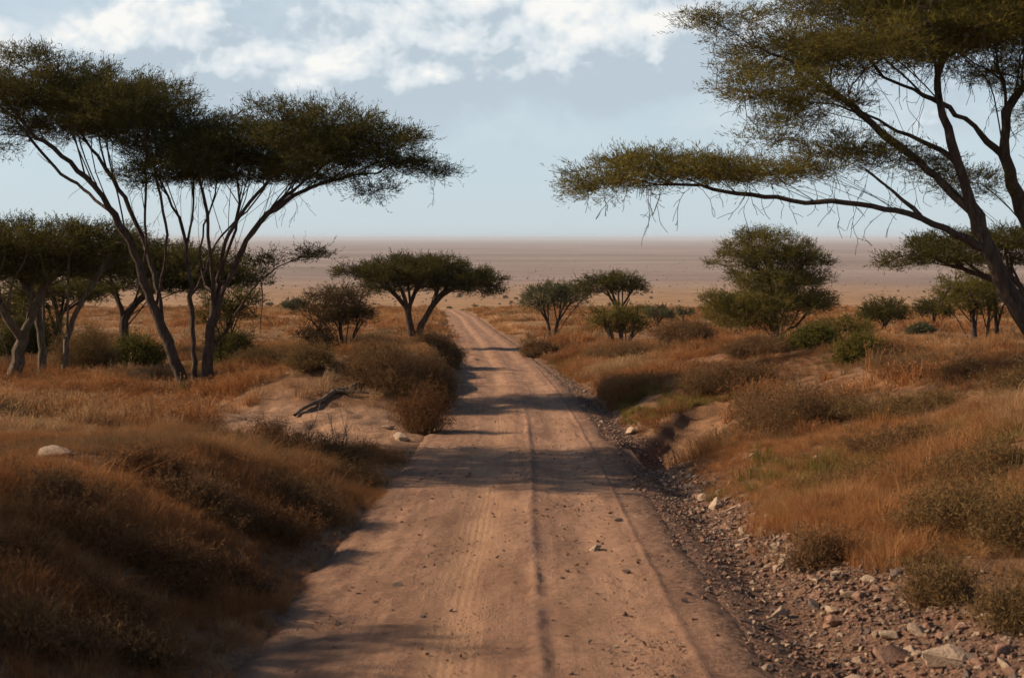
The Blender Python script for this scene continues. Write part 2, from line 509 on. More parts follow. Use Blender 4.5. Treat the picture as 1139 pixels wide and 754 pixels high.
def gravel_mask(x, y):
    s = x - xroad(y)
    n = fbm(x + 30, y, 1.2, 3)
    w = np.interp(y, [0, 12, 16, 22, 30, 45, 90], [4.9, 4.7, 4.1, 3.75, 3.5, 3.1, 2.8])
    return sstep(w + 0.3, w - 0.5, s + 0.7 * n) * (s > 0) * (1 - sstep(60, 110, y))


def build_ground():
    ys = [-14.0]
    while ys[-1] < 90000:
        q = ys[-1] + 20
        st = 0.0065 if ys[-1] < 110 else (0.02 if ys[-1] < 1500 else 0.07)
        ys.append(ys[-1] + q * st)
    ys = np.array(ys)
    t = np.linspace(-1, 1, 601)
    u = np.sign(t) * (0.42 * np.abs(t) + 0.58 * np.abs(t) ** 3) * 0.95
    Yg = np.repeat(ys[:, None], len(u), 1)
    Xg = u[None, :] * (Yg + 22) + xroad(Yg) * (Yg < 400)
    Z = height(Xg, Yg)
    s = np.abs(Xg - xroad(Yg))
    Z = Z - 0.14 * (1 - sstep(HW - 0.45, HW + 0.12, s + 0.22 * fbm(Xg, Yg, 0.9, 3))) * (Yg < 335)
    V = np.stack([Xg, Yg, Z], -1).reshape(-1, 3)
    r, c = Yg.shape
    i = (np.arange(r - 1)[:, None] * c + np.arange(c - 1)[None]).ravel()
    me = mesh_np('ground', V, np.stack([i, i + 1, i + c + 1, i + c], 1), smooth=True,
                 vattr={'sand': sand_mask(V[:, 0], V[:, 1]), 'gravel': gravel_mask(V[:, 0], V[:, 1])})
    tag(link('ground', me, M_GROUND), kind='structure')


def build_road():
    ys = [-14.0]
    while ys[-1] < 330:
        ys.append(ys[-1] + max(0.05, 0.0035 * (ys[-1] + 8)))
    ys = np.array(ys)
    u = np.linspace(-2.75, 2.75, 190)
    U, Yg = np.meshgrid(u, ys)
    X = U + xroad(Yg)
    a = np.abs(U)
    Z = zroad(Yg) + 0.05 * (1 - (U / HW) ** 2)
    wv = 0.25 * fbm(0 * Yg, Yg, 8, 2)
    Z += 0.034 * np.exp(-((U - 0.33 - wv * .3) / 0.065) ** 2) * np.clip(0.85 + 0.8 * fbm(U, Yg, 0.12, 3) + .3 * fbm(0 * U, Yg, 4, 2), .35, 1.3) * (1 - sstep(26, 62, Yg))
    Z -= 0.030 * np.exp(-((U + 0.5 - wv) / 0.33) ** 2) + 0.030 * np.exp(-((U - 1.1 - wv) / 0.33) ** 2)
    Z += 0.018 * np.exp(-((U - 1.72 - wv * .3) / 0.04) ** 2) + 0.03 * fbm(X, Yg, 0.9, 3) * (0.4 + sstep(0.9, 2.0, a)) + 0.018 * fbm(X * 1.6, Yg, 0.2, 3) * (1 - 0.7 * np.exp(-((U + 0.5) / 0.4) ** 2))
    Z += 0.03 * sstep(1.7, 2.1, a) * (0.7 + fbm(X, Yg, .5, 3))
    Z -= 0.20 * sstep(HW - 0.25, 2.75, a + 0.15 * fbm(X, Yg, 2.2, 4))
    V = np.stack([X, Yg, Z], -1).reshape(-1, 3)
    r, c = Yg.shape
    i = (np.arange(r - 1)[:, None] * c + np.arange(c - 1)[None]).ravel()
    me = mesh_np('dirt_road', V, np.stack([i, i + 1, i + c + 1, i + c], 1), smooth=True, uv=np.stack([U, Yg], -1).reshape(-1, 2))
    tag(link('dirt_road', me, M_ROAD), kind='structure')


def build_haze():
    x0, x1, y0, y1, z0, z1 = -95000, 95000, -60, 92000, -75, 26
    V = [(x0, y0, z0), (x1, y0, z0), (x1, y1, z0), (x0, y1, z0), (x0, y0, z1), (x1, y0, z1), (x1, y1, z1), (x0, y1, z1)]
    F = [(0, 3, 2, 1), (4, 5, 6, 7), (0, 1, 5, 4), (1, 2, 6, 5), (2, 3, 7, 6), (3, 0, 4, 7)]
    m = bpy.data.materials.new('haze air')
    m.use_nodes = True
    t = m.node_tree
    t.nodes.clear()
    N = NT(t)
    v = N.n('ShaderNodeVolumePrincipled')
    v.inputs['Color'].default_value = (0.78, 0.81, 0.87, 1)
    v.inputs['Density'].default_value = 5.0e-5
    o = N.n('ShaderNodeOutputMaterial')
    t.links.new(v.outputs[0], o.inputs['Volume'])
    tag(link('haze', mesh_np('haze', V, F), m), kind='stuff')


build_ground()
build_road()
build_haze()

# ------------------------------------------------------------------ trees
def colonise(nodes, parent, A, step, kill, iters, rg, up=0.05, jit=0.12):
    """Grow branches from NODES towards the crown points A (space colonisation)."""
    P = [np.array(p, float) for p in nodes]
    par = list(parent)
    A = np.array(A)
    Pn = np.array(P)
    best = np.full(len(A), 1e9); bi = np.zeros(len(A), int)
    for j0 in range(0, len(Pn), 64):
        D = np.linalg.norm(A[:, None] - Pn[None, j0:j0 + 64], axis=2)
        k = D.argmin(1); dd = D[np.arange(len(A)), k]
        w = dd < best
        best[w], bi[w] = dd[w], k[w] + j0
    alive = best > kill
    for it in range(iters):
        if not alive.any():
            break
        idx = np.nonzero(alive)[0]
        dirs = A[idx] - np.array([P[b] for b in bi[idx]])
        dirs /= np.linalg.norm(dirs, axis=1, keepdims=True) + 1e-9
        acc = {}
        for b, v in zip(bi[idx], dirs):
            acc[b] = acc[b] + v if b in acc else v.copy()
        n0 = len(P)
        for b, v in acc.items():
            v = v / (np.linalg.norm(v) + 1e-9) + rg.normal(0, jit, 3)
            v[2] += up
            if par[b] >= 0:
                pv = P[b] - P[par[b]]
                v = v + 0.35 * pv / (np.linalg.norm(pv) + 1e-9)
            P.append(P[b] + step * v / (np.linalg.norm(v) + 1e-9)); par.append(b)
        new = np.array(P[n0:])
        D = np.linalg.norm(A[idx][:, None] - new[None], axis=2)
        k = D.argmin(1); dd = D[np.arange(len(idx)), k]
        w = dd < best[idx]
        best[idx[w]], bi[idx[w]] = dd[w], k[w] + n0
        if not w.any():
            alive[idx] = False
        alive &= best > kill
    return np.array(P), np.array(par)


def slant(P, par, ns, rg):
    """Side branches leave their limb further back, so that they run along it at an acute angle."""
    P, par = P.copy(), par.copy()
    kids = [[] for _ in par]
    for i, p in enumerate(par):
        if p >= 0:
            kids[p].append(i)
    for c in range(ns, len(P)):
        b = par[c]
        if b >= ns or b < 0:
            continue
        ch = [c]
        while len(kids[ch[-1]]) == 1 and len(ch) < 14:
            ch.append(kids[ch[-1]][0])
        L = len(ch)
        k, a = int(round(L * rg.uniform(.5, 1.3) + rg.integers(0, 3))), b
        while k > 0 and par[a] >= 0:
            a, k = par[a], k - 1
        par[c] = a
        e = P[ch[-1]].copy(); o = P[a].copy()
        ln = np.linalg.norm(e - o)
        bow = rg.normal(0, .09, 3) * ln; bow[2] = abs(bow[2]) * 0.8 - .02 * ln
        for j, q in enumerate(ch[:-1]):
            t = (j + 1) / L
            P[q] = o + (e - o) * t + bow * 4 * t * (1 - t) * .5 + rg.normal(0, .02, 3)
    return P, par


def tubes(P, par, rad, keep):
    """Wood as tapering tubes along the chains of kept nodes."""
    n = len(P)
    kids = [[] for _ in range(n)]
    for i, p in enumerate(par):
        if p >= 0:
            kids[p].append(i)
    main = {}
    for i in range(n):
        if kids[i]:
            main[i] = max(kids[i], key=lambda k: rad[k])
    V, Q, base = [], [], 0
    for i in range(n):
        p = par[i]
        if not keep[i]:
            continue
        if p >= 0 and keep[p] and main.get(p) == i:
            continue
        ch = ([p] if p >= 0 else []) + [i]
        while ch[-1] in main and keep[main[ch[-1]]]:
            ch.append(main[ch[-1]])
        if len(ch) < 2:
            continue
        pts = P[ch]
        rr = rad[ch].copy()
        if p >= 0:
            rr[0] = min(rr[0], rr[1] * 1.15)
        k = 9 if rr.max() > 0.09 else (6 if rr.max() > 0.035 else (4 if rr.max() > 0.016 else 3))
        tan = np.gradient(pts, axis=0)
        tan /= np.linalg.norm(tan, axis=1, keepdims=True) + 1e-9
        ref = np.array([0.3, 0.9, 0.1]) if abs(tan[0] @ np.array([0.3, 0.9, 0.1])) < 0.85 else np.array([1.0, 0, 0])
        a = np.cross(tan, ref); a /= np.linalg.norm(a, axis=1, keepdims=True) + 1e-9
        b = np.cross(tan, a)
        th = np.arange(k) * 2 * math.pi / k
        ring = pts[:, None] + rr[:, None, None] * (a[:, None] * np.cos(th)[None, :, None] + b[:, None] * np.sin(th)[None, :, None])
        if k >= 9:
            ring += (rr[:, None] * 0.18 * np.sin(th * 3 + 1.0)[None] * np.sin(np.arange(len(ch)) * 0.9)[:, None])[:, :, None] * a[:, None]
        V.append(ring.reshape(-1, 3))
        L = len(ch)
        ii = (np.arange(L - 1)[:, None] * k + np.arange(k)[None])
        jj = (np.arange(L - 1)[:, None] * k + (np.arange(k)[None] + 1) % k)
        Q.append(np.stack([ii, jj, jj + k, ii + k], -1).reshape(-1, 4) + base)
        base += L * k
    if not V:
        return None
    return np.concatenate(V), np.concatenate(Q)


def sprays(C, rg, tw, lv, tl, ll, lw, flat=0.45, upb=0.35, droop=0.0, out=None, lean=0.85):
    """Feathery foliage: at each point of C, TW twigs of length TL, each with LV narrow leaves."""
    n = len(C) * tw
    base = np.repeat(C, tw, 0)
    d = rg.normal(0, 1, (n, 3)); d[:, 2] = d[:, 2] * flat + upb
    if out is not None:
        d = d + np.repeat(out, tw, 0) * 1.5
    d /= np.linalg.norm(d, axis=1, keepdims=True)
    base = base + rg.normal(0, 0.35, (n, 3)) * tl * np.array([1, 1, 0.45])
    L = tl * rg.uniform(0.45, 1.15, n)
    ct = np.repeat(rg.random(len(C)), tw)
    tt = (np.arange(lv) + 0.6) / lv
    pos = base[:, None] + d[:, None] * (L[:, None] * tt[None])[..., None]
    pos[..., 2] -= droop * (L[:, None] * tt[None] ** 2)
    N = n * lv
    pos = pos.reshape(N, 3)
    dd = np.repeat(d, lv, 0)
    side = rg.normal(0, 1, (N, 3))
    side -= (side * dd).sum(1, keepdims=True) * dd
    side /= np.linalg.norm(side, axis=1, keepdims=True) + 1e-9
    a = dd * (1.5 - lean) + side * lean
    a[:, 2] += 0.15
    a /= np.linalg.norm(a, axis=1, keepdims=True)
    w = np.cross(a, rg.normal(0, 1, (N, 3)))
    w /= np.linalg.norm(w, axis=1, keepdims=True) + 1e-9
    l = ll * rg.uniform(0.6, 1.3, (N, 1)); ww = lw * rg.uniform(0.6, 1.3, (N, 1))
    V = np.stack([pos - w * ww * .35, pos + a * l * .5 - w * ww * .5, pos + a * l, pos + a * l * .5 + w * ww * .5], 1)
    tint = np.clip(0.45 * np.repeat(np.repeat(ct[::tw], tw), lv) + 0.55 * rg.random(N), 0, 1)
    return V.reshape(-1, 3), np.arange(N * 4).reshape(-1, 4), tint


def ell(c, r, n, rg, up=True):
    p = rg.normal(0, 1, (n, 3))
    p /= np.linalg.norm(p, axis=1, keepdims=True)
    p *= rg.random((n, 1)) ** (1 / 2.3)
    if up:
        p[:, 2] = np.where(p[:, 2] < 0, p[:, 2] * 0.65, p[:, 2])
    return np.asarray(c) + p * np.asarray(r)


def tree(name, label, d, base_px, plates, stems, R0, seed, cat='tree', group=None, leaf=M_LEAF, bark=M_BARK, step=0.34, dens=3.0,
         tw=11, lv=9, tl=0.42, ll=0.10, lw=0.022, wisps=0, flat=0.45, upb=0.35, droop=0.0, depth=1.0, rtip=0.008, expo=0.47, kill=0.42, base_xy=None, pd=None, lean=0.6):
    """plates: (px, py, rx_px, rz_px[, depth shift m[, ry m]]) crown pads measured in the photo at distance d; stems: polylines of (px, py[, depth shift])."""
    rg = np.random.default_rng(seed)
    pd = pd or d
    mpp = pd / FPX * 1.0
    if base_xy is None:
        b = at(base_px[0], base_px[1], d)
        bx, by = b[0], d
    else:
        bx, by = base_xy
    g0 = gz(bx, by)
    root = np.array([bx, by, g0])
    shift = np.zeros(3)
    if base_xy is None:
        shift[2] = g0 - at(base_px[0], base_px[1], d)[2]
        if abs(shift[2]) > 0.12:
            print('TREE %-20s d=%.0f base px off by %+.1f px' % (name, d, -shift[2] / mpp))
        shift[2] *= 0.0
    A, OUT = [], []
    for pl in plates:
        px, py, rx, rz = pl[:4]
        dd = pl[4] if len(pl) > 4 else 0
        ry = pl[5] if len(pl) > 5 else max(rx * mpp * depth, 0.5)
        c = at(px, py, pd + dd)
        k = max(6, int(dens * 3.2 * (rx * mpp) * ry * (0.5 + rz * mpp)))
        e_ = ell(c, (rx * mpp, ry, max(rz * mpp, 0.12)), k, rg)
        A.append(e_)
        o_ = (e_ - c) / np.array([rx * mpp, ry, max(rz * mpp, .12)]); o_[:, 2] = o_[:, 2] * .3 + .12
        OUT.append(o_)
    A = np.concatenate(A); OUT = np.concatenate(OUT)
    nodes, par, minr = [], [], []
    for st in stems:
        rs = st[0] if isinstance(st[0], (int, float)) else R0
        pts = [np.array(at(p[0], p[1], pd + (p[2] if len(p) > 2 else 0))) for p in (st[1:] if isinstance(st[0], (int, float)) else st)]
        q = [pts[0]]
        for a, c in zip(pts[:-1], pts[1:]):
            m = max(1, int(np.linalg.norm(c - a) / step))
            for j in range(1, m + 1):
                q.append(a + (c - a) * j / m)
        q = np.array(q)
        if len(q) > 4:
            for _ in range(2):
                q[1:-1] = q[1:-1] * 0.5 + (q[:-2] + q[2:]) * 0.25
        q[1:] += rg.normal(0, 0.028, q[1:].shape) * min(1.0, step / 0.3)
        if nodes:
            D = np.linalg.norm(np.array(nodes) - q[0], axis=1)
            j = int(D.argmin())
        else:
            j, D = -1, [9e9]
        if j >= 0 and D[j] < 0.9 and (q[0][2] > g0 + 0.7 or D[j] < 0.05):
            prev, q = j, q[1:]
        else:
            prev = -1
            q[0][2] = gz(q[0][0], q[0][1]) - 0.12
        for i, p in enumerate(q):
            nodes.append(p); par.append(prev); prev = len(nodes) - 1
            minr.append(rs * (1 - 0.86 * (i / max(1, len(q))) ** 0.8))
    ns = len(nodes)
    P, par = colonise(nodes, par, A, step, kill, 130, rg)
    P, par = slant(P, par, ns, rg)
    n = len(P)
    cnt = np.zeros(n)
    haskid = np.zeros(n, bool)
    haskid[par[par >= 0]] = True
    cnt[~haskid] = 1
    for i in range(n - 1, -1, -1):
        if par[i] >= 0:
            cnt[par[i]] += cnt[i]
    sub = cnt.copy()
    rootcnt = max(cnt[i] for i in range(n) if par[i] < 0)
    rad = np.maximum(rtip, R0 * (cnt / rootcnt) ** expo)
    rad[:ns] = np.maximum(rad[:ns], np.array(minr) * 0.8)
    for i in range(n):                       # never thicker than what carries it
        if par[i] >= 0:
            rad[i] = min(rad[i], rad[par[i]])
    for _ in range(2):                       # soften kinks
        Q = P.copy()
        m = par >= 0
        s = np.zeros_like(P); k = np.zeros(n)
        np.add.at(s, par[m], P[m]); np.add.at(k, par[m], 1)
        inner = m & (k > 0)
        inner[:ns] = False
        Q[inner] = P[inner] * 0.5 + P[par[inner]] * 0.25 + s[inner] / k[inner, None] * 0.25
        P = Q
    hgt = P[:, 2] - g0
    low = (par < 0)
    rad = rad * (1 + 0.35 * np.exp(-np.clip(hgt, 0, 9) / 0.35) * (rad > 0.3 * R0))
    e = empty(name, root)
    tag(e, label, cat, group)
    thick = rad > max(0.045, R0 * 0.26)
    for i in range(n):
        if par[i] >= 0 and not thick[par[i]]:
            thick[i] = False
    W = tubes(P - root, par, rad, thick)
    if W: link('trunk', mesh_np('trunk', W[0], W[1], smooth=True), bark, e)
    fine = np.nonzero((~haskid) & (np.arange(n) >= ns))[0]
    C = np.concatenate([A, P[fine]]) - root
    tipd = P[fine] - P[par[fine]]
    tipd = tipd / (np.linalg.norm(tipd, axis=1, keepdims=True) + 1e-9) * .7
    V, Qd, tint = sprays(C, rg, tw, lv, tl, ll, lw, flat, upb, droop, np.concatenate([OUT, tipd]), lean)
    link('crown', mesh_np('crown', V, Qd, fattr={'tint': tint}), leaf, e)
    BP, Bpar, Brad = list(P), list(par), list(rad)
    keep = list(~thick)
    if wisps:                                # bare twigs hanging below the pads
        cand = np.nonzero((rad < 0.05) & (np.arange(n) >= ns // 3))[0]
        pick = rg.choice(cand, min(wisps, len(cand)), replace=False)
        for i in pick:
            p = P[i].copy(); dirn = np.array([rg.normal(0, .5), rg.normal(0, .5), -0.5]); prev = int(i)
            for k in range(int(rg.integers(4, 10))):
                dirn = dirn + np.array([rg.normal(0, .35), rg.normal(0, .35), -0.22]); dirn /= np.linalg.norm(dirn)
                p = p + dirn * rg.uniform(.12, .22)
                BP.append(p.copy()); Bpar.append(prev); Brad.append(.0075); keep.append(True); prev = len(BP) - 1
                if k > 1 and rg.random() < 0.55:
                    q = p.copy(); d2 = dirn + rg.normal(0, .6, 3); pr2 = prev
                    for _ in range(int(rg.integers(2, 4))):
                        d2 /= np.linalg.norm(d2); q = q + d2 * 0.13; d2 = d2 + np.array([0, 0, -.15]) + rg.normal(0, .25, 3)
                        BP.append(q.copy()); Bpar.append(pr2); Brad.append(.0065); keep.append(True); pr2 = len(BP) - 1
    W = tubes(np.array(BP) - root, np.array(Bpar), np.array(Brad), np.array(keep))
    if W: link('branches', mesh_np('branches', W[0], W[1], smooth=True), bark, e)
    return e


# left foreground acacia, several stems from two bases
tree('acacia_tree', 'tall dark acacia with many slender leaning stems left of the road', 50, (222, 438),
     [(30, 98, 70, 38, -1, 3), (-35, 112, 55, 36, 0, 3.5), (95, 118, 70, 42, 1, 3.6), (60, 140, 60, 24, 2, 3), (150, 132, 72, 46, -.5, 3.8), (205, 160, 70, 46, .5, 3.8), (250, 182, 58, 38, 0, 3.6),
      (318, 160, 66, 44, 0, 3.8), (372, 158, 64, 40, .5, 3.6), (340, 190, 60, 24, -1, 3), (422, 172, 54, 30, 0, 2.6), (462, 188, 36, 11, 0, 1.6), (440, 152, 32, 10, 1, 1.6), (412, 212, 26, 7, -1, 1.4),
      (200, 195, 60, 22, -1.5, 2.6), (150, 105, 40, 18, 2, 2),
      (2, 162, 24, 9, -1, 1.2), (345, 284, 28, 7, -1, 1.2), (300, 295, 14, 6, -1, .6), (484, 193, 18, 4, 0, .8)],
     [[0.18, (207, 436), (190, 390, 0), (172, 345, 0), (150, 280, -.3), (128, 240, -.6), (105, 205, -1), (60, 165, -1), (20, 140, -1)],
      [0.10, (180, 365), (177, 325, .5), (165, 285, 1), (145, 230, 1.2), (120, 190, 1.5), (90, 150, 2)],
      [0.06, (158, 305), (165, 262), (158, 225), (158, 200)],
      [0.14, (219, 438, .3), (214, 390, .5), (213, 330, .7), (207, 275, 1), (200, 240, 1.2), (180, 210, 1.5), (160, 180, 1.5)],
      [0.07, (207, 275, 1), (215, 235, 1.5), (213, 195, 2)],
      [0.19, (230, 438), (232, 385, -.2), (238, 330, -.3), (235, 290, -.6), (232, 250, -.8), (222, 205, -1)],
      [0.09, (237, 340), (250, 290, .2), (262, 255, .3), (268, 215, .4), (262, 185, .5)],
      [0.13, (233, 385), (246, 330, -.4), (262, 290, -.5), (288, 245, -.5), (325, 218, -.4), (375, 198, 0), (430, 190, 0)],
      [0.09, (250, 320), (275, 268, .8), (305, 228, 1), (340, 200, 1.2), (380, 170, 1)],
      [0.08, (240, 320), (252, 262, -1), (285, 215, -1.5), (310, 190, -1.6)],
      [0.07, (240, 385), (262, 352, -.6), (282, 320, -.8), (306, 297, -1), (335, 286, -1), (366, 280, -1)],
      [0.07, (230, 330, .3), (222, 290, .8), (226, 250, 1.2), (240, 215, 1.6), (246, 190, 1.8)], [0.07, (213, 330, .8), (228, 300, 1.4), (245, 262, 2), (275, 235, 2.4), (300, 205, 2.5)],
      [0.06, (172, 345, .2), (182, 300, -.8), (186, 260, -1.2), (178, 225, -1.4)], [0.06, (128, 240, -.6), (100, 215, .3), (70, 195, .8), (40, 170, 1)],
      [0.03, (290, 310, -.9), (293, 340, -.9), (290, 372, -1)]],
     0.19, 3, group=None, dens=4.0, tw=14, lv=11, tl=0.60, ll=.14, lw=.022, wisps=130, kill=.40, expo=.58, flat=.32, upb=.2)

# right foreground acacia, one huge leaning trunk, crown cut by the frame
tree('acacia_tree', 'big olive acacia with a thick leaning trunk and long low bough at right', 34, (1178, 425),
     [(688, 200, 56, 21, 0, 2.0), (655, 213, 28, 13, 0, 1.2), (745, 190, 50, 19, .3, 2.2), (800, 193, 50, 14, -.3, 2.2), (850, 193, 55, 13, .3, 2.2), (720, 180, 45, 9, 1.0, 1.5), (905, 190, 36, 8, 0, 1.5),
      (950, 168, 60, 13, .8, 2), (1000, 182, 40, 9, 1.4, 1.5), (868, 100, 64, 14, -.5, 2.4), (905, 118, 50, 10, .6, 2.0), (838, 80, 34, 9, .6, 1.4), (880, 138, 30, 7, 0, 1.4), (852, 155, 24, 7, 0, 1.2),
      (806, 28, 42, 13, 0, 1.6), (885, 55, 84, 17, 1, 2.8), (960, 66, 86, 18, -.6, 2.8), (1010, 42, 100, 24, 0, 3.2), (1095, 38, 90, 30, -.5, 3.2), (930, 10, 85, 11, .5, 2.5), (1040, -5, 120, 22, 0, 4),
      (1160, 10, 110, 40, 0, 4), (1260, 50, 90, 34, 0, 3.5), (1112, 82, 48, 12, 1, 1.8), (1150, 98, 38, 10, .5, 1.6), (1085, 210, 40, 15, 1.5, 1.3), (1050, 195, 30, 9, 1.8, 1.2), (1190, 130, 60, 18, 1.5, 2), (1280, 140, 70, 25, 0, 2.5)],
     [[0.35, (1180, 428), (1150, 375), (1128, 335), (1105, 290), (1092, 255), (1080, 228), (1066, 180), (1055, 145), (1043, 113), (1045, 75), (1048, 35)],
      [0.115, (1096, 275), (1065, 262, -.3), (1025, 242, -.5), (985, 232, -.6), (940, 226, -.6), (880, 224, -.4), (820, 214, -.2), (765, 205, 0), (705, 207, 0)],
      [0.11, (1082, 236), (1050, 205, .3), (1010, 172, .3), (969, 137, 0), (925, 100, -.3), (890, 75, -.4)],
      [0.09, (1066, 180), (1035, 160, .5), (1000, 146, 1), (964, 128, 1), (930, 110, 1)],
      [0.17, (1165, 395), (1158, 330, 1.2), (1142, 245, 1.2), (1126, 205, 1.1), (1113, 175, 1), (1120, 140, .8), (1122, 105, .6), (1104, 66, .5)],
      [0.10, (1113, 175, 1), (1092, 148, .8), (1062, 127, .4), (1040, 110, 0), (1005, 95, .3), (970, 80, .5)],
      [0.11, (1120, 120, .7), (1145, 90, .8), (1175, 60, 1), (1200, 35, 1)],
      [0.20, (1165, 395), (1185, 320, -.6), (1215, 220, -.8), (1240, 140, -.8), (1255, 80, -.5)],
      [0.07, (1025, 242, -.5), (985, 205, .2), (960, 185, .6)]],
     0.31, 8, leaf=M_LEAF_OLIVE, dens=7.6, tw=13, lv=11, tl=0.52, ll=0.12, lw=0.0155, wisps=320, kill=.30, step=0.26, rtip=.0065, droop=0.10, expo=.66, flat=.30, upb=.16)

G_L = 'acacias standing behind the tall left tree'
tree('acacia_tree', 'flat topped acacia at the left frame edge with pale leaning trunks', 58, (35, 425),
     [(35, 272, 75, 26, 0, 4), (-40, 278, 60, 26, 0, 4), (110, 276, 62, 25, 1, 3.5), (30, 295, 70, 16, 2, 3), (60, 300, 80, 16, 1.5, 3), (10, 308, 50, 12, -1, 2)],
     [[0.22, (14, 422), (24, 380), (38, 340), (55, 310, .5), (85, 290, .5)], [0.16, (45, 424, .8), (48, 380, .8), (40, 335, .8), (20, 300, .5)],
      [0.17, (74, 420, -.5), (72, 380, -.5), (85, 345, -.5), (110, 310, 0)], [0.12, (24, 380), (5, 345, -1), (-25, 310, -1)]],
     0.24, 21, group=None, bark=M_BARK_PALE, dens=4.6, tw=12, lv=8, tl=0.55, ll=0.14, lw=0.032, step=.4, kill=.5)
tree('acacia_tree', 'broad dark acacia seen between the stems of the tall left tree', 76, (138, 378),
     [(150, 292, 70, 26, 0, 4), (215, 300, 65, 24, 0, 4), (258, 312, 40, 18, 1, 2.5), (110, 300, 40, 20, 1, 3), (175, 318, 70, 14, -1, 3)],
     [[0.2, (138, 380), (138, 355), (132, 332), (120, 312)], [0.13, (138, 350), (160, 328, .5), (190, 315, .5), (230, 308)]], 0.24, 22,
     group=None, dens=3.3, tw=12, lv=8, tl=0.6, ll=0.16, lw=0.038, step=.45, kill=.55)
tree('acacia_tree', 'dark bushy acacia with a bent trunk near the left frame edge', 80, (66, 380),
     [(70, 322, 56, 20, 0, 3), (30, 335, 44, 22, 0, 2.4), (5, 350, 36, 22, 1, 2), (105, 330, 28, 10, 0, 1.5)], [[0.17, (67, 382), (64, 362), (66, 345), (75, 325)], [0.1, (66, 350), (85, 338), (100, 330)]], 0.2, 23,
     group=None, dens=3.3, tw=12, lv=8, tl=0.55, ll=0.16, lw=0.038, step=.45, kill=.55)
tree('acacia_tree', 'small dark acacia right behind the stems of the tall left tree', 70, (252, 385),
     [(262, 335, 34, 16, 0, 1.6), (245, 352, 28, 14, 0, 1.4), (272, 350, 20, 10, 0, 1)], [[0.1, (252, 388), (252, 365), (258, 345)], [.07, (252, 388), (240, 365), (238, 350)]], 0.12, 24,
     group=None, dens=5.1, tw=12, lv=8, tl=0.45, ll=0.13, lw=0.03, step=.35, kill=.45)
tree('small_tree', 'tiny round grey tree far off beyond the dry left field', 230, (327, 349),
     [(327, 340, 13, 6, 0, 1.8)], [[0.16, (328, 351), (328, 344)]], 0.18, 25, leaf=M_LEAF_GREY, dens=3.2, tw=11, lv=6, tl=0.7, ll=0.3, lw=0.1, step=.5, kill=.6)
tree('thorn_tree', 'brownish twiggy thorn tree between tall left acacia and road', 72, (384, 402),
     [(368, 345, 38, 22, 0, 1.7), (350, 372, 22, 14, 0, 1.2), (392, 352, 24, 20, 0, 1.2), (380, 328, 30, 9, 0, 1.2), (360, 385, 26, 10, 0, 1)],
     [[0.09, (384, 404), (381, 380), (376, 355), (372, 335)], [.06, (384, 404), (390, 378), (400, 358)], [.05, (383, 392), (365, 375), (352, 365)]], 0.1, 26, leaf=M_LEAF_BROWN,
     dens=9.0, tw=12, lv=8, tl=0.5, ll=0.12, lw=0.026, step=.3, kill=.4, flat=.7)
tree('acacia_tree', 'classic umbrella acacia with forked trunk on the left roadside', 100, (461, 383),
     [(455, 302, 55, 15, 0, 3.6), (520, 312, 40, 13, 0, 2.8), (405, 304, 42, 7, .5, 2), (435, 310, 40, 14, -.5, 2.5), (480, 296, 45, 9, .6, 2.5), (545, 325, 17, 5, 0, 1.2), (495, 316, 50, 12, .5, 2.8), (425, 322, 26, 7, -1, 1.4)],
     [[0.22, (459, 386), (457, 366), (454, 347), (445, 332), (432, 320)], [0.21, (462, 386), (465, 370), (476, 348), (487, 330), (505, 320)], [.11, (453, 345), (460, 330), (466, 312)]],
     0.25, 27, dens=3.8, tw=13, lv=8, tl=0.65, ll=0.17, lw=0.042, step=.42, kill=.55)
# right side, middle distance
G_R = None
tree('round_tree', 'grey green round tree with two trunks right of the road bend', 110, (613, 371),
     [(603, 335, 22, 16, 0, 1.8), (632, 332, 22, 16, 0, 1.8), (615, 325, 25, 8, 0, 1.8)], [[0.11, (611, 373), (608, 352), (602, 338)], [.11, (616, 373), (622, 352), (630, 335)]], 0.13, 31,
     leaf=M_LEAF_GREY, dens=4.3, tw=12, lv=7, tl=0.55, ll=0.17, lw=0.045, step=.4, kill=.5, flat=.8)
tree('acacia_tree', 'small flat topped acacia rising behind low bushes right of road', 104, (690, 378),
     [(680, 313, 36, 7, 0, 2.3), (700, 322, 26, 7, 0, 1.8), (665, 322, 24, 8, 0, 1.6)], [[0.14, (690, 380), (690, 355), (686, 338), (680, 322)], [.09, (690, 350), (700, 332)]], 0.17, 32,
     dens=4.1, tw=13, lv=7, tl=0.6, ll=0.17, lw=0.042, step=.42, kill=.5)
tree('bushy_tree', 'low bushy tree on several thin trunks below the flat topped acacia', 92, (690, 388),
     [(688, 352, 36, 14, 0, 2), (675, 362, 22, 9, 0, 1.4), (703, 365, 20, 10, 0, 1.4)], [[0.09, (684, 390), (682, 372), (676, 358)], [.1, (691, 390), (692, 370), (695, 355)], [.08, (697, 390), (702, 372), (708, 360)]], 0.12, 33,
     leaf=M_LEAF_OLIVE, dens=4.6, tw=12, lv=7, tl=0.5, ll=0.15, lw=0.038, step=.36, kill=.45, flat=.7)
tree('small_tree', 'small dark rounded tree just right of the flat topped acacia', 130, (731, 364),
     [(733, 350, 16, 9, 0, 1.4), (722, 347, 10, 6, 0, 1), (745, 352, 8, 5, 0, .8)], [[0.1, (731, 366), (732, 354)]], 0.12, 34, leaf=M_LEAF_GREY, dens=4.3, tw=11, lv=7, tl=0.55, ll=0.2, lw=0.055, step=.4, kill=.5, flat=.8)
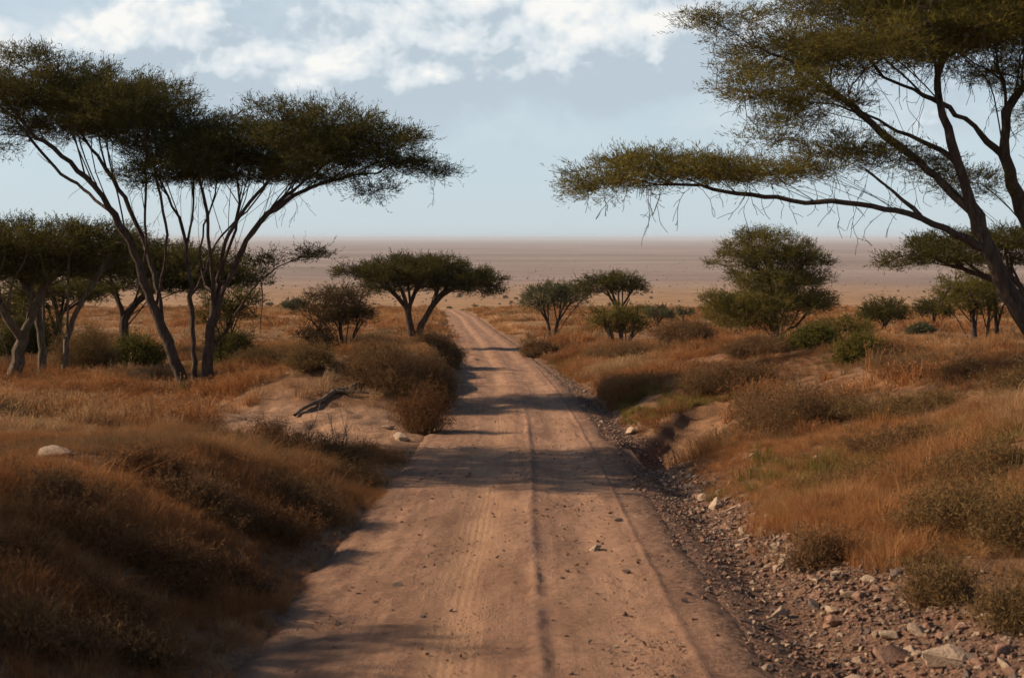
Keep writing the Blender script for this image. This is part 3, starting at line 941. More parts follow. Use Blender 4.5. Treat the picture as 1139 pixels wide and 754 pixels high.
tree('small_tree', 'tiny low bush tree on a grassy rise left of the large bushy tree', 140, (760, 357),
     [(760, 349, 9, 5, 0, .9)], [[0.07, (760, 359), (760, 351)]], 0.08, 35, leaf=M_LEAF_GREY, dens=5.8, tw=11, lv=7, tl=0.45, ll=0.2, lw=0.055, step=.35, kill=.4, flat=.8)
tree('bushy_tree', 'large bushy green acacia with airy upper crown right of centre', 80, (863, 384),
     [(858, 280, 55, 18, 0, 2.6), (830, 292, 40, 12, .5, 1.8), (895, 290, 32, 14, 0, 2), (860, 312, 52, 16, 0, 2.8), (855, 338, 68, 20, -.5, 3), (900, 335, 30, 18, 0, 2), (810, 345, 32, 13, 0, 2), (797, 331, 20, 6, 0, 1.2),
      (835, 358, 46, 12, -1, 2), (850, 262, 30, 6, 0, 1.6), (890, 310, 36, 12, 1, 1.8)],
     [[0.18, (864, 387), (862, 360), (860, 335), (857, 305), (855, 280)], [.1, (862, 365), (845, 350), (825, 338)], [.1, (861, 345), (878, 320), (892, 300)], [.09, (865, 375), (885, 362), (902, 345)], [.07, (858, 310), (838, 296)]],
     0.2, 36, leaf=M_LEAF_OLIVE, dens=5.6, tw=12, lv=8, tl=0.55, ll=0.13, lw=0.03, step=.38, kill=.45, flat=.6)
tree('bushy_tree', 'low spreading dark green bush tree between the large bushy and round trees', 86, (940, 384),
     [(940, 362, 28, 10, 0, 1.6), (925, 370, 18, 8, 0, 1.2), (958, 370, 16, 8, 0, 1)], [[0.06, (940, 387), (938, 372)], [.05, (942, 387), (952, 372)]], 0.07, 37, leaf=M_LEAF_OLIVE, dens=5.2, tw=12, lv=7, tl=0.45, ll=0.14, lw=0.035, step=.32, kill=.4, flat=.7)
tree('round_tree', 'compact round dark tree on a single short trunk in the right field', 120, (984, 378),
     [(983, 345, 25, 12, 0, 2), (975, 352, 18, 8, 0, 1.4), (994, 353, 15, 8, 0, 1.3)], [[0.12, (984, 380), (983, 365), (982, 352)]], 0.14, 38, dens=4.9, tw=12, lv=7, tl=0.55, ll=0.18, lw=0.05, step=.4, kill=.5, flat=.8)
tree('small_tree', 'smaller round tree standing alone right of the compact round tree', 130, (1038, 368),
     [(1038, 342, 20, 9, 0, 1.6), (1028, 348, 12, 6, 0, 1.1), (1050, 348, 11, 6, 0, 1)], [[0.1, (1038, 370), (1038, 356), (1038, 346)]], 0.12, 39, dens=4.9, tw=12, lv=7, tl=0.55, ll=0.19, lw=0.052, step=.4, kill=.5, flat=.8)
tree('bushy_tree', 'round crowned tree on several dark trunks left of the thick leaning trunk', 74, (1092, 385),
     [(1085, 318, 40, 17, 0, 2.2), (1078, 335, 36, 14, -1, 1.8), (1065, 328, 24, 10, 0, 1.5), (1105, 330, 26, 13, 0, 1.6), (1095, 345, 22, 9, 0, 1.3)],
     [[0.13, (1084, 387), (1084, 362), (1078, 340), (1072, 325)], [.13, (1098, 388), (1098, 360), (1104, 335)], [.1, (1106, 387), (1112, 360), (1108, 335)]], 0.15, 40, leaf=M_LEAF_OLIVE, dens=4.9, tw=12, lv=8, tl=0.48, ll=0.13, lw=0.032, step=.36, kill=.45, flat=.6)
tree('acacia_tree', 'wide flat topped acacia partly hidden behind the thick leaning trunk', 62, (1150, 388),
     [(1090, 272, 70, 14, 0, 3), (1030, 285, 45, 12, 0, 2.4), (1060, 290, 50, 10, -1, 2), (1000, 296, 22, 5, -.5, 1.2), (1140, 268, 70, 12, 0, 3), (1050, 272, 40, 8, 1, 2), (1200, 285, 50, 12, 0, 2.5), (1120, 290, 50, 8, 1, 2)],
     [[0.2, (1150, 392), (1148, 355), (1140, 325), (1120, 300), (1090, 285)], [.12, (1142, 330), (1110, 312), (1070, 298), (1035, 292)], [.12, (1148, 350), (1165, 315), (1180, 290)]],
     0.22, 41, dens=4.6, tw=12, lv=8, tl=0.5, ll=0.13, lw=0.03, step=.38, kill=.45)


# trees standing left of the view whose shade crosses the road and the left bank
def side_tree(label, x, y, h, w, seed, dp=.2):
    P0 = at(569.5, 265, y); mp = y / FPX
    px = 569.5 + x / mp
    zb = gz(x, y)
    py = lambda zz: HOR_y(zz, y)
    top = py(zb + h)
    tree('acacia_tree', label, y, (px, py(zb)),
         [(px + a / mp, py(zb + h + c), r / mp, t / mp, dd, r2) for a, c, r, t, dd, r2 in
          ((0, -0.6, w * .30, .6, 0, w * dp), (-w * .28, -0.9, w * .25, .55, .6, w * dp), (w * .28, -0.9, w * .25, .55, -.5, w * dp), (w * .05, -1.3, w * .3, .5, .5, w * dp))],
         [[.26, (px, py(zb - .2)), (px + .2 / mp, py(zb + h * .3)), (px + .6 / mp, py(zb + h * .55)), (px + .9 / mp, py(zb + h * .75))],
          [.16, (px + .2 / mp, py(zb + h * .32)), (px - .9 / mp, py(zb + h * .55)), (px - 1.6 / mp, py(zb + h * .75))]],
         0.28, seed, group='acacias outside the left edge of the view', dens=3.4, tw=9, lv=7, tl=.6, ll=.17, lw=.045, step=.42, kill=.55)


def HOR_y(z, d):
    """Photo row of height z at distance d."""
    t = (z - CAM_H) / d
    a = -math.atan(t) - PITCH
    return CY + FPX * math.tan(a)


side_tree('flat topped acacia beyond the left frame edge, its shade lies across the road', -17.6, 30.9, 9.6, 8.8, 51, .48)
side_tree('flat topped acacia beyond the left frame edge, its shade lies over the near bank', -18.3, 14.4, 7.4, 6.4, 52, .30)


# ------------------------------------------------------------------ grass (stuff)
SRC = {}


def source(name, objs):
    c = bpy.data.collections.new(name)
    for o in objs:
        COL.objects.unlink(o); c.objects.link(o)
    return c


def clump(name, nb, rad, h0, h1, w, seed, material, head=0.5, lean=0.5):
    """One tussock: curved blades, some carrying a loose seed head."""
    g = np.random.default_rng(seed)
    th = g.uniform(0, 2 * math.pi, nb)
    r = rad * np.sqrt(g.random(nb))
    b = np.stack([r * np.cos(th), r * np.sin(th), np.full(nb, -0.03)], 1)
    hh = g.uniform(h0, h1, nb)
    th2 = th + g.normal(0, 0.7, nb)
    ln = hh * np.abs(g.normal(0, lean, nb)) * 0.8 + 0.02
    o = np.stack([np.cos(th2), np.sin(th2), 0 * th], 1)
    up = np.array([0, 0, 1.0])
    sd = np.stack([-np.sin(th2 + g.normal(0, 1, nb)), np.cos(th2), 0 * th], 1)
    sd /= np.linalg.norm(sd, axis=1, keepdims=True) + 1e-9
    ww = (w * g.uniform(0.6, 1.4, nb))[:, None]
    p1 = b + o * (ln * .30)[:, None] + up * (hh * .55)[:, None]
    p2 = b + o * ln[:, None] + up * (hh * (1 - 0.25 * np.minimum(1, ln / hh)))[:, None]
    V = np.stack([b - sd * ww / 2, b + sd * ww / 2, p1 - sd * ww * .42, p1 + sd * ww * .42, p2 - sd * ww * .12, p2 + sd * ww * .12], 1).reshape(-1, 3)
    i = np.arange(nb)[:, None] * 6
    Q = np.concatenate([i + np.array([[0, 1, 3, 2]]), i + np.array([[2, 3, 5, 4]])], 1).reshape(-1, 4)
    bl = np.repeat(g.random(nb), 2)
    k = g.random(nb) < head
    if k.any():
        m = int(k.sum()) * 5
        p = np.repeat(p2[k], 5, 0) + g.normal(0, 1, (m, 3)) * np.array([.022, .022, .035]) * (hh.mean() / .45)
        a = np.repeat(o[k], 5, 0) * .5 + g.normal(0, .6, (m, 3)) + up * .5
        a /= np.linalg.norm(a, axis=1, keepdims=True)
        l = (w * 3.6) * g.uniform(.5, 1.4, (m, 1))
        q = np.cross(a, g.normal(0, 1, (m, 3))); q /= np.linalg.norm(q, axis=1, keepdims=True) + 1e-9
        V2 = np.stack([p - a * l / 2, p + q * w * .45, p + a * l / 2, p - q * w * .45], 1).reshape(-1, 3)
        Q = np.concatenate([Q, np.arange(m * 4).reshape(-1, 4) + len(V)])
        V = np.concatenate([V, V2])
        bl = np.concatenate([bl, 0.5 + 0.5 * g.random(m)])
    return link(name, mesh_np(name, V, Q, fattr={'blade': bl}), material)


def scatter(name, P, scl, yaw, idx, tint, coll, kind='stuff', tiltx=None, tilty=None, hue=None):
    me = mesh_np(name, P)
    n = len(P)
    z = np.zeros(n)
    rot = np.stack([z if tiltx is None else tiltx, z if tilty is None else tilty, yaw], 1)
    me.attributes.new('rot', 'FLOAT_VECTOR', 'POINT').data.foreach_set('vector', rot.astype(np.float32).ravel())
    sc3 = np.asarray(scl, np.float32)
    if sc3.ndim == 1:
        sc3 = np.repeat(sc3[:, None], 3, 1)
    me.attributes.new('scl', 'FLOAT_VECTOR', 'POINT').data.foreach_set('vector', sc3.ravel())
    me.attributes.new('idx', 'INT', 'POINT').data.foreach_set('value', np.asarray(idx, np.int32))
    me.attributes.new('tint', 'FLOAT', 'POINT').data.foreach_set('value', np.asarray(tint, np.float32))
    me.attributes.new('hue', 'FLOAT', 'POINT').data.foreach_set('value', np.asarray(np.full(n, .5) if hue is None else hue, np.float32))
    o = link(name, me)
    ng = bpy.data.node_groups.new(name + ' spread', 'GeometryNodeTree')
    ng.interface.new_socket('Geometry', in_out='INPUT', socket_type='NodeSocketGeometry')
    ng.interface.new_socket('Geometry', in_out='OUTPUT', socket_type='NodeSocketGeometry')
    nd = ng.nodes.new
    gi, go = nd('NodeGroupInput'), nd('NodeGroupOutput')
    ip = nd('GeometryNodeInstanceOnPoints'); ci = nd('GeometryNodeCollectionInfo')
    ci.inputs['Collection'].default_value = coll
    ci.inputs['Separate Children'].default_value = True
    ci.inputs['Reset Children'].default_value = True
    ip.inputs['Pick Instance'].default_value = True

    def na(k, t):
        q = nd('GeometryNodeInputNamedAttribute'); q.data_type = t
        q.inputs['Name'].default_value = k
        return q.outputs[0]
    e = nd('FunctionNodeEulerToRotation')
    L = ng.links.new
    L(na('rot', 'FLOAT_VECTOR'), e.inputs[0]); L(e.outputs[0], ip.inputs['Rotation'])
    L(na('scl', 'FLOAT_VECTOR'), ip.inputs['Scale']); L(na('idx', 'INT'), ip.inputs['Instance Index'])
    L(gi.outputs[0], ip.inputs['Points']); L(ci.outputs[0], ip.inputs['Instance']); L(ip.outputs[0], go.inputs[0])
    md = o.modifiers.new('spread', 'NODES'); md.node_group = ng
    tag(o, kind=kind)
    return o


def sample(n, d0, d1, g, margin=3.0, k=0.39):
    """Points spread evenly over the ground seen between two distances (a little wider than the view)."""
    d = np.sqrt(g.uniform(d0 ** 2, d1 ** 2, n))
    hw = k * d + margin
    keep = g.random(n) < hw / (k * d1 + margin) * d1 / d
    d = d[keep]
    x = g.uniform(-1, 1, len(d)) * (k * d + margin)
    return x, d


def grass_density(x, y):
    s = np.abs(x - xroad(y))
    n = fbm(x + 11, y + 5, 3.2, 4)
    right = x > xroad(y)
    de = (0.05 + 0.95 * sstep(-0.26, 0.20, n + 0.45 * (~right) * (y < 33))) * (1 - sand_mask(x, y)) * (1 - 0.98 * gravel_mask(x, y))
    edge = np.where(right, np.where(y < 60, 2.7, 2.4), 2.0) + 0.3 * fbm(x, y, 1.0, 2)
    de = de * sstep(edge, edge + 0.7, s)
    dg, t = seg_d(x, y, 3.1, 30.5, 5.6, 40)
    gull = np.exp(-(((x + 5.0) / 3.4) ** 2 + ((y - 35.5) / 7.5) ** 2) ** 2) * (x < xroad(y))
    return de * sstep(0.8, 1.25, dg) * (1 - 0.93 * gull)


def build_grass():
    g = np.random.default_rng(77)
    cl = [clump('tussock_a%d' % k, 64, 0.14, 0.08 + .02 * k, 0.30 + 0.04 * k, 0.0048, 100 + k, M_GRASS, 0.4, 0.55 + 0.1 * k) for k in range(5)]
    cl += [clump('tussock_b%d' % k, 46, 0.22, 0.10, 0.32 + 0.05 * k, 0.012, 110 + k, M_GRASS, 0.5, 0.5) for k in range(4)]
    cl += [clump('tussock_c%d' % k, 40, 0.55, 0.14, 0.40, 0.034, 120 + k, M_GRASS, 0.4, 0.6) for k in range(3)]
    col = source('grass tussocks', cl)
    Xs, Ys, S, I = [], [], [], []
    for (n, d0, d1, i0, ni, s0, s1) in ((52000, 6, 30, 0, 5, .65, 1.25), (75000, 28, 95, 5, 4, .75, 1.45), (42000, 85, 285, 9, 3, .8, 1.7)):
        x, y = sample(n, d0, d1, g)
        k = g.random(len(x)) < grass_density(x, y)
        x, y = x[k], y[k]
        ed = np.abs(x - xroad(y))
        left = (x < xroad(y)) & (y < 34)
        tall = np.where(left, .78, 1.0) * (0.45 + 0.55 * sstep(2.0, 3.6, ed))
        tall = tall * (0.36 + 0.95 * sstep(-0.35, 0.5, fbm(x + 3, y + 60, 3.0, 4)) ** 1.5)
        Xs.append(x); Ys.append(y); S.append(g.uniform(s0, s1, len(x)) * tall); I.append(i0 + g.integers(0, ni, len(x)))
    x, y = np.concatenate(Xs), np.concatenate(Ys)
    S, I = np.concatenate(S), np.concatenate(I)
    P = np.stack([x, y, height(x, y)], 1)
    patch = 0.42 + 1.05 * fbm(x + 200, y * 0.8, 6, 4) + 0.3 * sstep(60, 150, y)
    tint = np.clip(0.42 + 0.62 * (patch - 0.5) + 0.16 * g.normal(0, 1, len(x)), 0, 1)
    n = len(x)
    sc = np.stack([S * g.uniform(.8, 1.2, n), S * g.uniform(.8, 1.2, n), S * g.uniform(.75, 1.25, n)], 1)
    hue = np.clip(0.5 + 0.75 * fbm(x + 400, y * .7 + 30, 5, 4) + 0.13 * g.normal(0, 1, n), 0, 1)
    scatter('dry_grass', P, sc, g.uniform(0, 6.28, n), I, tint, col, tiltx=g.normal(0, .2, n), tilty=g.normal(0.06, .2, n), hue=hue)
    # greener, finer growth in the damp places
    cl = [clump('green_tuft_%d' % k, 60, 0.16, 0.10, 0.30 + .04 * k, 0.010, 140 + k, M_GREEN, 0.1, 0.7) for k in range(3)]
    col = source('green tufts', cl)
    X, Y = [], []
    for px, py, rx, ry, n in ((695, 458, 1.4, 3.5, 190), (800, 446, 2.0, 2, 150), (1010, 540, 2.2, 2.6, 200), (930, 530, 1.2, 1.6, 80), (1120, 500, 2.0, 2.2, 110), (230, 425, 4, 4, 260),
                              (130, 412, 5, 4, 260), (300, 408, 4, 4, 380), (640, 405, 2.5, 8, 200)):
        c = ground_at(px, py)
        X.append(c[0] + g.normal(0, rx * .6, n)); Y.append(c[1] + g.normal(0, ry * .6, n))
    x, y = np.concatenate(X), np.concatenate(Y)
    k = (grass_density(x, y) > .2)
    x, y = x[k], y[k]; n = len(x)
    scatter('green_grass', np.stack([x, y, height(x, y)], 1), g.uniform(.55, 1.05, n), g.uniform(0, 6.28, n), g.integers(0, 3, n), g.random(n), col)


# ------------------------------------------------------------------ stones and gravel
def stone_mesh(name, seed, n=16, flat=0.62):
    import bmesh
    g = np.random.default_rng(seed)
    bm = bmesh.new()
    p = g.normal(0, 1, (n, 3)); p /= np.linalg.norm(p, axis=1, keepdims=True)
    p *= g.uniform(.72, 1.0, (n, 1)) * np.array([1.0, g.uniform(.65, .95), flat * g.uniform(.8, 1.2)])
    vs = [bm.verts.new(v * 0.5) for v in p]
    r = bmesh.ops.convex_hull(bm, input=vs)
    bmesh.ops.delete(bm, geom=[e for e in r['geom_interior'] if isinstance(e, bmesh.types.BMVert)], context='VERTS')
    bmesh.ops.bevel(bm, geom=list(bm.edges), offset=0.022, segments=1, affect='EDGES')
    bmesh.ops.triangulate(bm, faces=list(bm.faces))
    bmesh.ops.subdivide_edges(bm, edges=list(bm.edges), cuts=1)
    for v in bm.verts:
        c = v.co
        v.co = c * (1 + 0.018 * float(g.normal()))
    me = bpy.data.meshes.new(name)
    bm.to_mesh(me); bm.free()
    return me


def stone_mat(name, c0, c1):
    m, N, b = mat(name, 0.93)
    co = N.n('ShaderNodeTexCoord').outputs['Object']
    rnd = N.n('ShaderNodeObjectInfo').outputs['Random']
    v = N.vm('ADD', co, N.xyz(N.mul(rnd, 40), 0, 0))
    c = N.mix(N.ss(N.noise(v, 4, 6, 0.7), 0.3, 0.7), c0, c1)
    N.put(b.inputs['Base Color'], N.mix(N.mul(rnd, 0.35), c, c0))
    bp = N.n('ShaderNodeBump'); bp.inputs['Strength'].default_value = 0.8; bp.inputs['Distance'].default_value = 0.04
    N.put(bp.inputs['Height'], N.noise(v, 9, 6, 0.7))
    N.put(b.inputs['Normal'], bp.outputs[0])
    return m


def build_stones():
    g = np.random.default_rng(303)
    pale = stone_mat('pale stone', (0.30, 0.205, 0.135), (0.48, 0.355, 0.25))
    red = stone_mat('reddish stone', (0.19, 0.105, 0.07), (0.34, 0.20, 0.135))
    grey = stone_mat('dark stone', (0.10, 0.072, 0.058), (0.21, 0.155, 0.125))
    mats = {'pale': pale, 'reddish': red, 'dark': grey}
    base = [stone_mesh('stone', 400 + k, 13 + k % 5, 0.5 + 0.05 * (k % 5)) for k in range(12)]
    store = {}

    def put(x, y, size, tone, label, group, sink=0.30, flat=1.0):
        k = int(g.integers(0, 12))
        key = (k, tone)
        if key not in store:
            me = base[k].copy(); me.name = 'stone'; me.materials.append(mats[tone]); store[key] = me
        o = bpy.data.objects.new('stone', store[key])
        COL.objects.link(o)
        s = size * np.array([g.uniform(.9, 1.2), g.uniform(.85, 1.1), g.uniform(.8, 1.15) * flat])
        zz = gz(x, y)
        if abs(x - xroad(y)) < HW:
            zz = float(zroad(y)) + 0.02
        o.location = (x, y, zz + 0.5 * s[2] * 0.6 - sink * s[2])
        o.rotation_euler = (g.normal(0, .25), g.normal(0, .25), g.uniform(0, 6.28))
        o.scale = s
        tag(o, label, 'stone', group)
    # single stones that stand out
    for px, py, size, tone, flat, label in (
            (663, 613, .27, 'pale', .45, 'flat pale stone lying alone in the right wheel track of the road'),
            (697, 640, .16, 'dark', .9, 'small dark grey stone on the road in front of the flat pale stone'),
            (533, 555, .10, 'dark', .9, 'small round dark stone at the sunlit edge of the shade on the road'),
            (442, 656, .17, 'pale', 1, 'pointed pale stone on the left part of the road'),
            (501, 682, .10, 'pale', 1.1, 'small upright pale stone in the middle of the road'),
            (470, 690, .10, 'dark', .8, 'dark stone just left of the small upright pale stone'),
            (688, 582, .16, 'dark', .8, 'low brown stone near the right edge of the road'),
            (62, 508, .75, 'pale', .55, 'large pale boulder half buried in the dry grass at left'),
            (106, 537, .30, 'pale', .9, 'smaller pale stone in dry grass right of the half buried boulder'),
            (955, 547, .30, 'pale', 1, 'pale stone with a dark side in the greenish weeds at right'),
            (910, 514, .28, 'pale', 1, 'small pale stone in the grass above the greenish weeds'),
            (838, 510, .32, 'pale', .7, 'flat pale stone on the bare strip in the right grass'),
            (1136, 707, .24, 'pale', 1, 'whitish stone beside the ball shaped shrub at the right edge'),
            (1050, 742, .50, 'pale', .9, 'largest pale wedge shaped block at the bottom of the ditch rubble'),
            (995, 738, .52, 'reddish', .8, 'broad dark sided slab beside the pale wedge block'),
            (990, 712, .34, 'pale', .8, 'tilted pale slab above the broad dark sided slab'),
            (1020, 706, .26, 'pale', .9, 'cream coloured block right of the tilted pale slab'),
            (930, 696, .30, 'reddish', .9, 'big reddish block in the middle of the ditch rubble'),
            (925, 685, .26, 'pale', .9, 'tan block resting against the big reddish block'),
            (947, 668, .22, 'pale', 1.1, 'upright cream stone at the grassy edge of the rubble'),
            (905, 677, .24, 'dark', .9, 'dark angular stone left of the tan block'),
            (795, 566, .42, 'pale', .9, 'largest pale stone in the upper heap of the ditch'),
            (785, 556, .30, 'pale', .9, 'pale stone on top of the upper ditch heap'),
            (700, 482, .50, 'pale', .9, 'pale stone on the road edge beside the washed out pit'),
            (660, 438, .34, 'reddish', .9, 'reddish stone on the right road edge short of the pit'),
            (530, 402, .62, 'pale', .7, 'pale stone on the left road edge below the brushy bank'),
            (447, 490, .55, 'pale', .7, 'long pale clod at the lower lip of the sandy gully'),
            (432, 478, .40, 'pale', .7, 'shorter pale clod higher up the sandy gully lip')):
        p = ground_at(px, py)
        put(p[0], p[1], size, tone, label, None, sink=.14, flat=flat)
    # rubble of the ditch
    n, tries = 0, 0
    while n < 205 and tries < 6000:
        tries += 1
        y = 10.5 + 24 * g.random() ** 1.35
        w = np.interp(y, [10, 14, 18, 30], [.95, .62, .34, .30])
        c = np.interp(y, [10, 14, 20, 26, 34], [4.0, 3.75, 3.4, 3.25, 2.9])
        s = c + g.normal(0, w * .62)
        if not 2.35 < s < 5.6:
            continue
        big = np.clip(g.lognormal(-1.68 if y < 16 else -1.85, .48), .08, .46) * np.interp(y, [10, 20, 34], [1.0, 1.0, 1.35])
        tone = ['pale', 'reddish', 'dark'][int(g.choice(3, p=[.52, .35, .13]))]
        zone = 'the wide rubble at the bottom right' if y < 15.5 else ('the narrow stone line along the ditch' if y < 23 else 'the far heap by the washed out pit')
        put(s + float(xroad(y)), y, big, tone, '%s angular stone among %s' % (tone, zone), '%s stones of %s' % (tone, zone))
        n += 1
    # loose stones on the road and its edges
    for k in range(46):
        y = 11.5 + 26 * g.random() ** 1.5
        s = g.uniform(-2.1, 2.1) if k < 34 else g.uniform(-2.9, -2.2)
        tone = ['pale', 'reddish', 'dark'][k % 3]
        z = 'on the road surface' if k < 34 else 'at the foot of the left bank'
        put(s + float(xroad(y)), y, float(np.clip(g.lognormal(-2.6, .38), .04, .15)), tone, 'small loose %s stone lying %s' % (tone, z), 'loose %s stones %s' % (tone, z))
    for k in range(14):
        y = g.uniform(36, 78); s = g.uniform(2.2, 2.9)
        put(s + float(xroad(y)), y, g.uniform(.15, .36), 'pale', 'pale stone along the right road edge beyond the pit', 'pale stones on the right road edge')
    # gravel: stuff
    gm = [link('gravel_piece', stone_mesh('gravel_piece', 500 + k, 9, .6), [pale, red, grey, red][k % 4]) for k in range(8)]
    col = source('gravel pieces', gm)
    n = 15000
    y = 9 + 60 * g.random(n) ** 2.0
    c = np.interp(y, [9, 14, 20, 30, 60], [3.5, 3.4, 3.1, 2.9, 2.6])
    s = c + g.normal(0, 1, n) * np.interp(y, [9, 14, 30, 60], [.75, .6, .45, .35])
    s1 = s[s > 1.7]; y1 = y[s > 1.7]
    n2 = 17000
    y2 = 9 + 45 * g.random(n2) ** 1.9
    s2 = g.uniform(-2.9, 2.4, n2)
    k2 = g.random(n2) < 0.22 + 0.85 * sstep(-.1, .35, fbm(s2 * 1.6, y2 * .5, 1.0, 3)) * (np.abs(s2 + .5) > .35) + 0.8 * np.exp(-((s2 - .33) / .16) ** 2)
    s2, y2 = s2[k2], y2[k2]
    s, y = np.concatenate([s1, s2]), np.concatenate([y1, y2])
    sz = np.concatenate([np.clip(g.lognormal(-3.2, .55, len(s1)), .012, .12), np.clip(g.lognormal(-3.65, .55, len(s2)), .010, .085)])
    n3 = 3000
    y3 = 10 + 25 * g.random(n3) ** 1.6
    s3 = np.interp(y3, [10, 14, 20, 26, 34], [4.0, 3.7, 3.35, 3.2, 2.9]) + g.normal(0, 1, n3) * np.interp(y3, [10, 14, 18, 30], [.85, .6, .38, .32])
    k3 = s3 > 2.45
    s3, y3 = s3[k3], y3[k3]
    kind = np.concatenate([g.integers(0, 8, len(s1)), np.array([0, 1, 3, 4, 5, 7, 1, 3])[g.integers(0, 8, len(s2))], g.integers(0, 8, len(s3))])
    s, y = np.concatenate([s, s3]), np.concatenate([y, y3])
    sz = np.concatenate([sz, np.clip(g.lognormal(-2.65, .38, len(s3)), .04, .13)])
    x = s + xroad(y)
    on = np.abs(s) < HW
    z = np.where(on, zroad(y) + 0.05 * (1 - (s / HW) ** 2) - .01, height(x, y)) + sz * .15
    n = len(s)
    scatter('gravel', np.stack([x, y, z], 1), sz, g.uniform(0, 6.28, n), kind, g.random(n), col, tiltx=g.normal(0, .4, n), tilty=g.normal(0, .4, n))


# ------------------------------------------------------------------ shrubs, fallen wood
def shrub(label, px, py, wpx, hpx, style, seed, name='shrub', group=None, aspect=0.8, d=None):
    """A mound of thin stalks with fine leaves towards the tips, as wide and high as measured in the photo."""
    g = np.random.default_rng(seed)
    p = ground_at(px, py) if d is None else None
    if p is None:
        q = at(px, py, d); p = np.array([q[0], d, gz(q[0], d)])
    w, h = wpx * p[1] / FPX, hpx * p[1] / FPX
    aspect = min(0.8, 2.5 / w) if w > 2.5 else 0.8
    S = {'heather': (M_SHRUB, .6, 1.0), 'brown': (M_RUST, .7, 1.0), 'green': (M_LEAF_OLIVE, .8, 1.0), 'bright': (M_LEAF_BRIGHT, .8, 1.0), 'weathered': (M_SHRUB_GREEN, .7, 1.0), 'grey': (M_LEAF_GREY, .8, 1.0), 'dark': (M_LEAF, .8, 1.0)}[style]
    far = max(1.0, p[1] / 30)
    e = empty(name, p - np.array([0, 0, .05]))
    tag(e, label, 'shrub', group)
    area = w * w * aspect + 2 * w * h
    ns = int(np.clip(area * 40, 55, 460))
    # stalks: thin three sided rods radiating from a broad foot
    th = g.uniform(0, 6.283, ns); rr = np.sqrt(g.random(ns))
    foot = np.stack([np.cos(th) * rr * w * .30, np.sin(th) * rr * w * .30 * aspect, np.zeros(ns)], 1)
    lob = 1 + 0.45 * np.sin(th * 2 + g.uniform(0, 6)) * rr + 0.35 * np.sin(th * 3 + g.uniform(0, 6)) * rr + 0.2 * np.sin(th * 7 + g.uniform(0, 6)) * rr
    el = np.clip((1 - rr * 0.6) * lob + g.normal(0, .20, ns), .18, 1.35)
    rr = rr * (1 + 0.25 * np.sin(th * 3 + g.uniform(0, 6)) + 0.15 * np.sin(th * 5 + g.uniform(0, 6)))
    tip = np.stack([np.cos(th) * rr * w * .5 * g.uniform(.8, 1.1, ns), np.sin(th) * rr * w * .5 * aspect * g.uniform(.8, 1.1, ns), h * el * g.uniform(.7, 1.0, ns)], 1)
    foot[:, 2] = height(foot[:, 0] + p[0], foot[:, 1] + p[1]) - p[2]
    tip[:, 2] += foot[:, 2]
    mid = foot * .5 + tip * .5 + np.array([0, 0, 1.0]) * (h * .12) + g.normal(0, .04, (ns, 3))
    r0 = .006 * far ** .8
    ang = np.array([0, 2.094, 4.189])
    off = np.stack([np.cos(ang), np.sin(ang), 0 * ang], 1)
    V = np.concatenate([foot[:, None] + off * r0, mid[:, None] + off * r0 * .75, tip[:, None] + off * r0 * .3], 1)
    i = np.arange(ns)[:, None, None] * 9
    a = np.array([[0, 1, 4, 3], [1, 2, 5, 4], [2, 0, 3, 5], [3, 4, 7, 6], [4, 5, 8, 7], [5, 3, 6, 8]])[None]
    link('stalks', mesh_np('stalks', V.reshape(-1, 3), (i + a).reshape(-1, 4), fattr={'tint': np.repeat(g.random(ns), 6)}), M_SHRUB if style in ('heather', 'weathered', 'brown') else M_BARK, e)
    t = g.uniform(.45, 1.05, (ns, 1))
    C = np.concatenate([foot + (tip - foot) * t + np.array([0, 0, 1.0]) * h * .08, tip, foot + (tip - foot) * g.uniform(.25, .8, (ns, 1))])
    if style in ('heather', 'brown', 'weathered'):
        V, Q, ti = sprays(C, g, 5, 6, .24 * far ** .5 * min(1.5, h + .4), .075 * far ** .55, .009 * far ** .8, .5, .75)
    else:
        V, Q, ti = sprays(C, g, 6, 6, .22 * far ** .5 * min(1.5, h + .4), .07 * far ** .55, .021 * far ** .7, .8, .3)
    link('foliage', mesh_np('foliage', V, Q, fattr={'tint': ti}), S[0], e)
    return e


